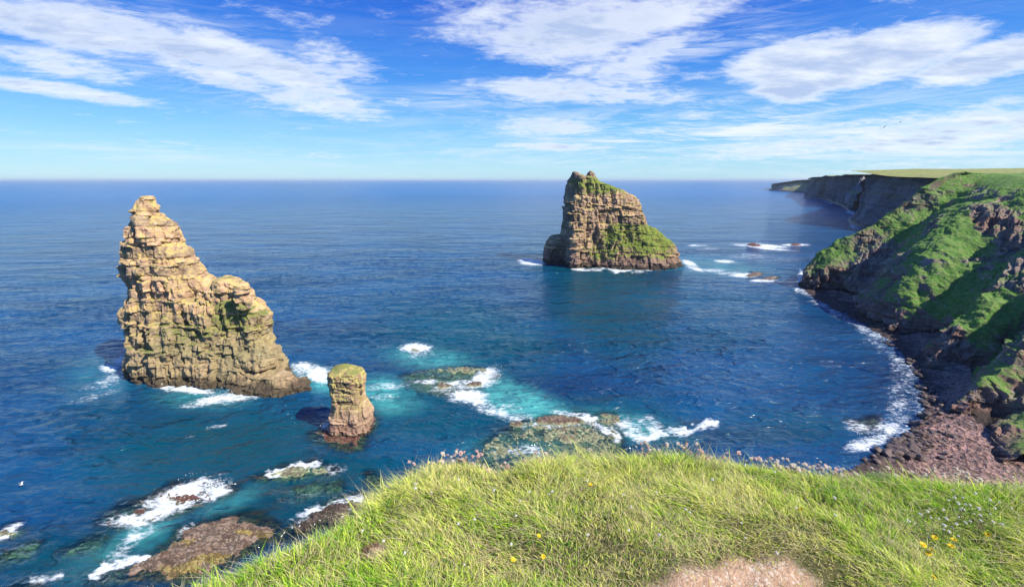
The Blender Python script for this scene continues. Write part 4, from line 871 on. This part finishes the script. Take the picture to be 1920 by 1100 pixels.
def petal_head(name, r0, n, rows, mat, cup=0.3, wdt=0.4, centre=None, ball=False, seed=1):
    """petals as thin curved quads on a dome (ball) or as a disc of rays"""
    rr = np.random.default_rng(seed); V, F_, M = [], [], []
    for ri in range(rows):
        for i in range(n):
            if ball:
                a = rr.uniform(0, 6.28); el = math.asin(rr.uniform(-0.25, 1)); d = np.array([math.cos(a) * math.cos(el), math.sin(a) * math.cos(el), math.sin(el) * 0.8])
                L0, L1 = 0.35 * r0, r0 * rr.uniform(0.85, 1.1)
            else:
                a = (i + 0.5 * ri) * 2 * math.pi / n + rr.normal(0, 0.05); el = cup * (1 + ri); d = np.array([math.cos(a) * math.cos(el), math.sin(a) * math.cos(el), math.sin(el)])
                L0, L1 = 0.12 * r0, r0 * (1 - 0.25 * ri)
            up = np.array([0, 0, 1.0]); s = np.cross(d, up); s /= np.linalg.norm(s) + 1e-6; w = r0 * wdt * 0.5
            b = len(V); mid = d * (L0 + L1) * 0.55 + up * r0 * 0.05
            V += list(map(tuple, [d * L0 - s * w * .4, d * L0 + s * w * .4, mid - s * w, mid + s * w, d * L1 - s * w * .8, d * L1 + s * w * .8]))
            F_ += [(b, b + 1, b + 3, b + 2), (b + 2, b + 3, b + 5, b + 4)]; M += [0, 0]
    if centre or ball:                                   # core
        b = len(V); q = 8; rc = r0 * (0.6 if ball else 0.25)
        for i in range(5):
            e = -0.6 + i * (math.pi / 2 + 0.55) / 4
            for k_ in range(q): V.append((rc * math.cos(e) * math.cos(k_ * 6.2832 / q), rc * math.cos(e) * math.sin(k_ * 6.2832 / q), rc * math.sin(e) * 0.9))
        ff_ = grid_faces(5, q, True) + b; F_ += [tuple(a) for a in ff_]; M += [1] * len(ff_)
    return mesh_np(name, V, F_, mats=[mat, centre or mat], fm=M)
TH_H = [petal_head('flower_head', 0.0115, 30, 1, m, wdt=0.4, ball=True, seed=s) for s, m in ((1, m_pink), (2, m_pink), (3, m_pale))]
YH = petal_head('flower_head', 0.0135, 18, 2, m_yel, wdt=0.3, centre=m_org, seed=4)
WH = petal_head('flower_head', 0.008, 26, 1, m_white, wdt=0.4, ball=True, seed=5)
ST = [stem_mesh('flower_stem', h, b) for h, b in ((0.05, 0.008), (0.08, 0.02), (0.115, 0.035), (0.15, 0.05))]
def flower(name, x, y, si, head, label, cat, group, sc=1.0, tilt=0.3, z=None):
    sm, tip = ST[si]
    s = float(sd_edge(np.array([x]), np.array([y]))[0])
    zz_ = float(hground(np.array([x]), np.array([y]))[0]) - 0.35 * float(ss(-0.18, 0.25, np.array([s]))[0]) - 0.004
    st = link(name, None, label, cat, group); link('stem', sm, parent=st); st.location = (x, y, zz_); st.rotation_euler = (random.uniform(-.25, .25), random.uniform(-.25, .25), random.uniform(1.5, 4.5))
    hd = link('flower_head', head, parent=st); hd.location = tip; hd.scale = (sc,) * 3; hd.rotation_euler = (random.uniform(-tilt, tilt), random.uniform(-tilt, tilt), 0)
def edge_at(px_):             # pixel row of the turf edge at a column
    for (a, b), (c_, d_) in zip(ep, ep[1:]):
        if a <= px_ <= c_: return b + (d_ - b) * (px_ - a) / (c_ - a)
    return 920
TG = 'pink thrift heads along the cliff edge'; TL = 'pink thrift flower head on a thin stem at the cliff edge'
for (a, b, n, up, dn) in [(760, 830, 10, 0, 16), (825, 905, 46, -2, 14), (905, 960, 14, -2, 14), (995, 1035, 10, 0, 12), (1080, 1140, 6, 0, 12), (1195, 1330, 44, -2, 14), (1330, 1460, 18, -2, 14), (1440, 1600, 66, -2, 18), (1600, 1700, 12, 0, 16), (1690, 1800, 14, 0, 14), (1790, 1925, 32, -2, 18)]:
    for i in range(n):
        q = random.uniform(a, b); w = G(q, edge_at(q) + random.uniform(up - 4, dn), GZ)
        flower('thrift_flower', w[0], w[1], random.choice((1, 1, 2, 2) if a not in (905,) else (0, 0, 1)), random.choice(TH_H if q < 1400 else (TH_H[0], TH_H[2], TH_H[2])), TL, 'thrift', TG, random.uniform(0.75, 1.25))
ygr = 'yellow hawkweed flowers in the turf'
ylab = ['yellow hawkweed, leftmost bloom of the lower-right cluster', 'yellow hawkweed just right of the leftmost bloom in the lower-right cluster', 'yellow hawkweed low in the middle of the lower-right cluster',
        'yellow hawkweed, topmost bloom of the lower-right cluster', 'yellow hawkweed, second from top in the lower-right cluster', 'yellow hawkweed, right end of the lower-right cluster',
        'lone yellow hawkweed in the upper middle of the grass', 'yellow hawkweed low in the middle of the grass', 'yellow hawkweed directly below the one in the low middle of the grass',
        'yellow hawkweed at the lowest spot left of the bare soil', 'lone yellow hawkweed left of the thrift on the right slope', 'yellow hawkweed by the bottom edge at lower right', 'small yellow hawkweed right of the lower-right cluster', 'small yellow hawkweed left of the bare soil patch']
for (a, b), lb in zip([(1712, 1022), (1724, 1040), (1752, 1044), (1766, 1020), (1768, 1030), (1780, 1036), (1057, 912), (1022, 1028), (1032, 1044), (958, 1066), (1513, 976), (1738, 1087), (1860, 1026), (1118, 922)], ylab):
    w = G(a, b + 26, GZ); flower('hawkweed', w[0], w[1], 2, YH, lb, 'hawkweed', ygr, random.uniform(0.85, 1.05) if a > 1700 else 0.75, tilt=0.5)
WL = 'small white flower head scattered in the turf'; WG = 'small white flower heads in the turf'
wpts = [(868, 898), (818, 924), (1104, 902), (1042, 935), (1043, 948), (1185, 972), (898, 1074), (785, 1054), (862, 1098), (1491, 963), (1218, 940), (783, 938), (892, 990), (1000, 925), (1300, 990), (1350, 910), (1450, 880)]
for i in range(46): wpts.append((random.uniform(1730, 1915), random.uniform(925, 1010)))
for i in range(26): wpts.append((random.uniform(600, 1700), random.uniform(920, 1090)))
for (a, b) in wpts:
    w = G(a, b + 22, GZ)
    if float(sd_edge(np.array([w[0]]), np.array([w[1]]))[0]) < -0.03:
        flower('white_flower', w[0], w[1], random.choice((1, 2, 2)), WH, WL, 'white flower', WG, random.uniform(0.6, 1.1))
# pale green cushion on the edge
mc_ = simple('cushion_leaf', (0.26, 0.34, 0.14), (0.42, 0.48, 0.26), sc=60)
w = G(1652, 898, GZ); rr = np.random.default_rng(9); V, F_ = [], []
for i in range(2600):
    a = rr.uniform(0, 6.28); e = math.asin(rr.random() ** 0.8); d = np.array([math.cos(a) * math.cos(e), math.sin(a) * math.cos(e), math.sin(e)])
    p = d * np.array([0.10, 0.065, 0.075]) * rr.uniform(0.85, 1.05); u_ = np.cross(d, rr.normal(size=3)); u_ /= np.linalg.norm(u_); v_ = d * 0.5 + rr.normal(size=3) * 0.3; v_ /= np.linalg.norm(v_)
    b = len(V); V += [tuple(p - u_ * .0012), tuple(p + u_ * .0012), tuple(p + u_ * .0008 + v_ * .012), tuple(p - u_ * .0008 + v_ * .012)]; F_.append((b, b + 1, b + 2, b + 3))
o = link('cushion_plant', mesh_np('cushion_plant', V, F_, mc_), 'pale green rounded cushion plant on the turf edge at right', 'plant'); o.location = (w[0], w[1], GZ - 0.05)

# ================================================================== BIRDS
m_bd = simple('dark_feather', (0.03, 0.03, 0.035), (0.05, 0.045, 0.05), tr=0); m_bw = simple('white_feather', (0.8, 0.8, 0.8), (0.7, 0.7, 0.7), tr=0); m_bk = simple('gull_beak', (0.7, 0.4, 0.05), tr=0); m_gr = simple('grey_feather', (0.35, 0.37, 0.4), tr=0)
def bird_body(name, mat, L_=0.42, r0=0.06):
    import bmesh
    n, s = 14, 12; V = []
    prof = [(0, .004), (.05, .022), (.10, .033), (.16, .03), (.22, .034), (.32, .052), (.45, .062), (.58, .058), (.7, .045), (.8, .032), (.88, .03), (.94, .035), (.98, .038), (1, .03)]
    for (q, rd) in prof:
        for k_ in range(s):
            a = k_ * 2 * math.pi / s; fl = 0.35 if q > 0.85 else 1.0; V.append(((0.5 - q) * L_, rd * math.cos(a) * (r0 / .062) * (1.3 if q > 0.85 else 1), rd * math.sin(a) * fl * (r0 / .062)))
    F_ = [tuple(a) for a in grid_faces(n, s, True)]
    me = bpy.data.meshes.new(name); me.from_pydata(V, [], F_ + [tuple(range(s))[::-1], tuple(range((n - 1) * s, n * s))]); me.materials.append(mat)
    for p in me.polygons: p.use_smooth = True
    return me
def wing(name, mat, side, span=0.62, dih=0.25):
    st = [(0, .10, -.08, 0), (.25, .12, -.08, .10), (.45, .10, -.07, .12), (.7, .04, -.08, .10), (.9, -.03, -.09, .06), (1, -.09, -.11, .04)]
    V = []
    for (q, fr_, bk_, hz) in st:
        y_ = side * q * span; z_ = hz * (dih / .25) * 0.8 + q * dih * 0.25
        V += [(fr_, y_, z_ + .006), (bk_, y_, z_ + .002), (bk_, y_, z_ - .004), (fr_, y_, z_ - .006)]
    F_ = [tuple(a) for a in grid_faces(len(st), 4, True)] + [(0, 1, 2, 3), tuple(range(len(V) - 4, len(V)))]
    me = bpy.data.meshes.new(name); me.from_pydata(V, [], F_); me.materials.append(mat); return me
for (pxy, lb, rz, roll) in [((1658, 239), 'dark seabird gliding above the cliffs, the lower left of two', R(70), R(-34)), ((1688, 229), 'dark seabird gliding above the cliffs, the upper right of two', R(62), R(-26))]:
    b = link('flying_bird', None, lb, 'bird', 'pair of seabirds over the cliffs')
    b.location = D(*pxy, 72); b.rotation_euler = (roll, 0, rz)
    link('body', bird_body('body', m_bd), parent=b)
    for s in (-1, 1): link('wing', wing('wing', m_bd, s), parent=b)
b = link('gull', None, 'white gull low over the water near the left edge', 'gull'); g0 = G(40, 908, 0.6); b.location = g0; b.scale = (1.5,) * 3; b.rotation_euler = (R(20), 0, R(200))
link('body', bird_body('body', m_bw, 0.5, 0.075), parent=b)
for s in (-1, 1): link('wing', wing('wing', m_gr if s > 0 else m_bw, s, dih=0.7), parent=b)
bm_ = bird_body('gull', m_bw, 0.45, 0.08)
for (a, b_) in [(1068, 646), (919, 566), (533, 998), (548, 988), (528, 1004), (562, 985), (590, 982), (600, 975)]:
    o = link('gull', bm_, None, None); o.location = G(a, b_, 0.12 if a > 700 else 1.5); o.rotation_euler = (0, 0, random.uniform(0, 6))
    o['label'] = {1068: 'tiny white gull sitting on the water in the middle of the bay', 919: 'tiny white gull on the open water left of the broad stack'}.get(a, 'white gull resting on the dark shore rocks below the edge')
    o['category'] = 'gull'
    if a < 700: o['group'] = 'gulls on the shore rocks'

# ================================================================== LIGHT AND SKY
sd_ = Vector((0.86, -0.51, 0)).normalized(); EL = R(45)
sv = Vector((sd_.x * math.cos(EL), sd_.y * math.cos(EL), math.sin(EL)))
sun = bpy.data.lights.new('sun', 'SUN'); sun.energy = 4.0; sun.angle = R(0.55); sun.color = (1.0, 0.93, 0.80)
so = bpy.data.objects.new('sun', sun); col.objects.link(so); so.rotation_euler = sv.to_track_quat('Z', 'Y').to_euler()
w = bpy.data.worlds.new('World'); scene.world = w; w.use_nodes = True
t = NT(w.node_tree)
sky = t.n('TexSky', sky_type='NISHITA', sun_disc=False, sun_elevation=EL, sun_rotation=math.atan2(sd_.x, sd_.y), altitude=60, air_density=1.0, dust_density=0.3, ozone_density=2.0)
dirv = t.n('TexCoord', out=0)
sp = t.n('SeparateXYZ', {0: dirv}, out=None); dx_, dy_, dz_ = sp.outputs
grad = t.n('ValToRGB', {0: t.m('MAXIMUM', dz_, 0.0)}, out=None)
cr = grad.color_ramp; KS = 0.60
for i_, (p_, c_) in enumerate([(0.0, (.42, .76, .93)), (0.03, (.34, .70, .95)), (0.10, (.17, .53, .95)), (0.19, (.040, .28, .88)), (0.31, (.005, .125, .74)), (1.0, (.006, .12, .55))]):
    e_ = cr.elements[i_] if i_ < 2 else cr.elements.new(p_)
    e_.position = p_; e_.color = tuple(q * KS for q in c_) + (1,)
skyc = t.mix(0.8, t.n('HueSaturation', {'Saturation': 1.25, 'Value': 1.0, 'Color': sky}), t.v('SCALE', grad.outputs[0]))
skyc.node.inputs[7].links[0].from_node.inputs[3].default_value = 12.0
el_ = t.m('MULTIPLY', t.m('ARCSINE', dz_), 57.29578); az_ = t.m('MULTIPLY', t.m('ARCTAN2', dx_, dy_), 57.29578)
ae = t.n('CombineXYZ', {0: az_, 1: el_, 2: 0.0})
zc = t.m('ADD', t.m('MAXIMUM', dz_, 0.0), 0.11)
cp_ = t.n('CombineXYZ', {0: t.m('DIVIDE', dx_, zc), 1: t.m('DIVIDE', dy_, zc), 2: 0.0})
def AE(px, py):
    x, f, u = ray(px, py); return math.degrees(math.atan2(x, f)), math.degrees(math.asin(u / math.sqrt(x * x + f * f + u * u)))
def cloud_mask(lst):
    acc = None
    for (cx, cy, rx, ry, rot, wgt) in lst:
        a0, e0 = AE(cx, cy); a1, e1 = AE(cx + 40, cy); a2_, e2_ = AE(cx, cy + 40)
        sx = abs(a1 - a0) / 40 * rx; sy = abs(e2_ - e0) / 40 * ry
        mp_ = t.n('Mapping', {0: ae, 1: (a0, e0, 0), 2: (0, 0, R(-rot)), 3: (sx, sy, 1)}, vector_type='TEXTURE')
        l = t.v('LENGTH', mp_)
        mm = t.step(l, 1.3, 0.2, 0.0, wgt)
        acc = mm if acc is None else t.m('SMOOTH_MAX', acc, mm, 0.15)
    return acc
M = cloud_mask([(210, 45, 150, 30, 8, .8), (130, 60, 260, 50, 6, 1.0), (330, 85, 260, 45, 12, 1.0), (500, 125, 240, 48, 16, 1.0), (120, 120, 220, 40, 4, .75), (400, 140, 170, 26, 10, .95), (130, 172, 240, 18, 3, .9), (600, 190, 160, 34, 8, .85), (620, 120, 120, 50, 10, .6), (90, 8, 300, 18, 0, .6),
                (1080, 60, 230, 75, 0, 1.0), (1230, 30, 200, 50, -5, .95), (920, 40, 150, 55, 0, .7), (1180, 105, 180, 50, -10, .8), (1080, 172, 270, 32, 4, .95), (1180, 150, 90, 50, 0, .6), (860, 25, 90, 30, 0, .5),
                (1010, 238, 150, 26, 0, .8), (1050, 275, 130, 13, 2, .9), (1240, 245, 120, 12, 0, .5), (1400, 60, 160, 22, 5, .5), (760, 190, 80, 12, 0, .5),
                (1520, 125, 200, 62, 2, 1.5), (1640, 105, 220, 55, -4, 1.4), (1480, 160, 100, 40, 10, 1.3), (1850, 115, 170, 44, -10, 1.35), (1340, 140, 90, 14, 0, .5), (1700, 50, 120, 18, -10, .4),
                (1800, 245, 400, 55, -4, .85), (1500, 275, 340, 34, -4, .7), (1880, 195, 90, 26, -6, .7), (1560, 240, 200, 14, -8, .6), (1300, 295, 260, 14, 0, .42), (1750, 310, 400, 26, 0, .45), (130, 273, 90, 4, 2, .5), (560, 290, 300, 10, 1, .28)])
n1 = t.noise(t.mapv(cp_, (1.2, 1.5, 1), rot=(0, 0, R(10))), 1.0, 9, 0.64, 0.45)
n2 = t.noise(t.mapv(cp_, (3.8, 5.0, 1), loc=(5, 2, 0), rot=(0, 0, R(-6))), 1.0, 7, 0.68, 0.5)
n3 = t.noise(t.mapv(ae, (0.06, 0.5, 1)), 1.0, 6, 0.6, 0.2)
n4 = t.noise(t.mapv(cp_, (9, 13, 1), loc=(1, 7, 0), rot=(0, 0, R(15))), 1.0, 5, 0.65, 0.5)
nz_ = t.m('ADD', t.m('ADD', t.m('ADD', t.m('MULTIPLY', n1, 0.42), t.m('MULTIPLY', n2, 0.42)), t.m('MULTIPLY', n3, 0.16)), t.m('MULTIPLY', n4, 0.28))
dens = t.m('ADD', t.m('MULTIPLY', M, 1.25), t.m('MULTIPLY', t.m('SUBTRACT', nz_, 0.64), 3.8))
wsp = t.noise(t.mapv(ae, (0.055, 0.62, 1), rot=(0, 0, R(3))), 1.0, 7, 0.66, 0.6)
wsp2 = t.noise(t.mapv(cp_, (2.2, 6.0, 1), rot=(0, 0, R(12))), 1.0, 7, 0.7, 0.8)
WM = cloud_mask([(1250, 255, 520, 75, -2, 1.2), (1700, 265, 420, 100, -3, 1.2), (900, 290, 500, 36, 0, .55), (1330, 70, 200, 60, 0, .8), (520, 170, 330, 60, 8, .8), (250, 60, 400, 90, 5, .8), (960, 190, 260, 40, 0, .8), (300, 290, 400, 20, 0, .5)])
wc_ = t.m('MULTIPLY', WM, t.m('MAXIMUM', t.step(wsp, 0.44, 0.66), t.m('MULTIPLY', t.step(wsp2, 0.45, 0.75), 0.8)))
cov = t.m('MAXIMUM', t.step(dens, 0.15, 1.3), t.m('MULTIPLY', wc_, 0.85))
# lit tops, blue-grey thicker parts
shade = t.noise(t.mapv(cp_, (1.7, 2.6, 1), loc=(3.3, 1, 0)), 1.0, 6, 0.6, 0.2)
sh = t.m('MULTIPLY', t.step(dens, 0.75, 1.45), t.m('MAXIMUM', t.step(shade, 0.36, 0.62), t.m('MULTIPLY', t.step(az_, -6.0, 2.0), t.m('MULTIPLY', t.step(az_, 22.0, 14.0), 0.5))))
cc_ = t.mix(sh, (6.4, 6.8, 7.3), (3.5, 4.3, 6.0))
tot = t.mix(t.m('MULTIPLY', cov, 0.9), skyc, cc_)
bg = t.n('Background', {'Color': tot, 'Strength': 0.085})
t.n('OutputWorld', {0: bg}, out=None)

# haze over the sea
mh, t = newmat('haze')
vo = t.n('VolumePrincipled', {'Color': (0.75, 0.88, 1.0), 'Density': 0.000035, 'Anisotropy': 0.0})
t.n('OutputMaterial', {'Volume': vo}, out=None)
HAZE = True
if HAZE:
    x0, x1, y0, y1, z0, z1 = -60000, 60000, -2000, 60000, -8, 110
    V = [(x, y, z) for z in (z0, z1) for y in (y0, y1) for x in (x0, x1)]
    me = bpy.data.meshes.new('haze'); me.from_pydata(V, [], [(0, 2, 3, 1), (4, 5, 7, 6), (0, 1, 5, 4), (2, 6, 7, 3), (0, 4, 6, 2), (1, 3, 7, 5)]); me.materials.append(mh); link('haze', me, kind='stuff')

scene.render.engine = 'CYCLES'
scene.cycles.max_bounces = 6; scene.cycles.diffuse_bounces = 2; scene.cycles.glossy_bounces = 2; scene.cycles.transparent_max_bounces = 8; scene.cycles.transmission_bounces = 2
scene.cycles.use_denoising = True
scene.cycles.sample_clamp_indirect = 4
scene.view_settings.view_transform = 'Standard'; scene.view_settings.look = 'None'; scene.view_settings.gamma = 1; scene.view_settings.exposure = 0.8
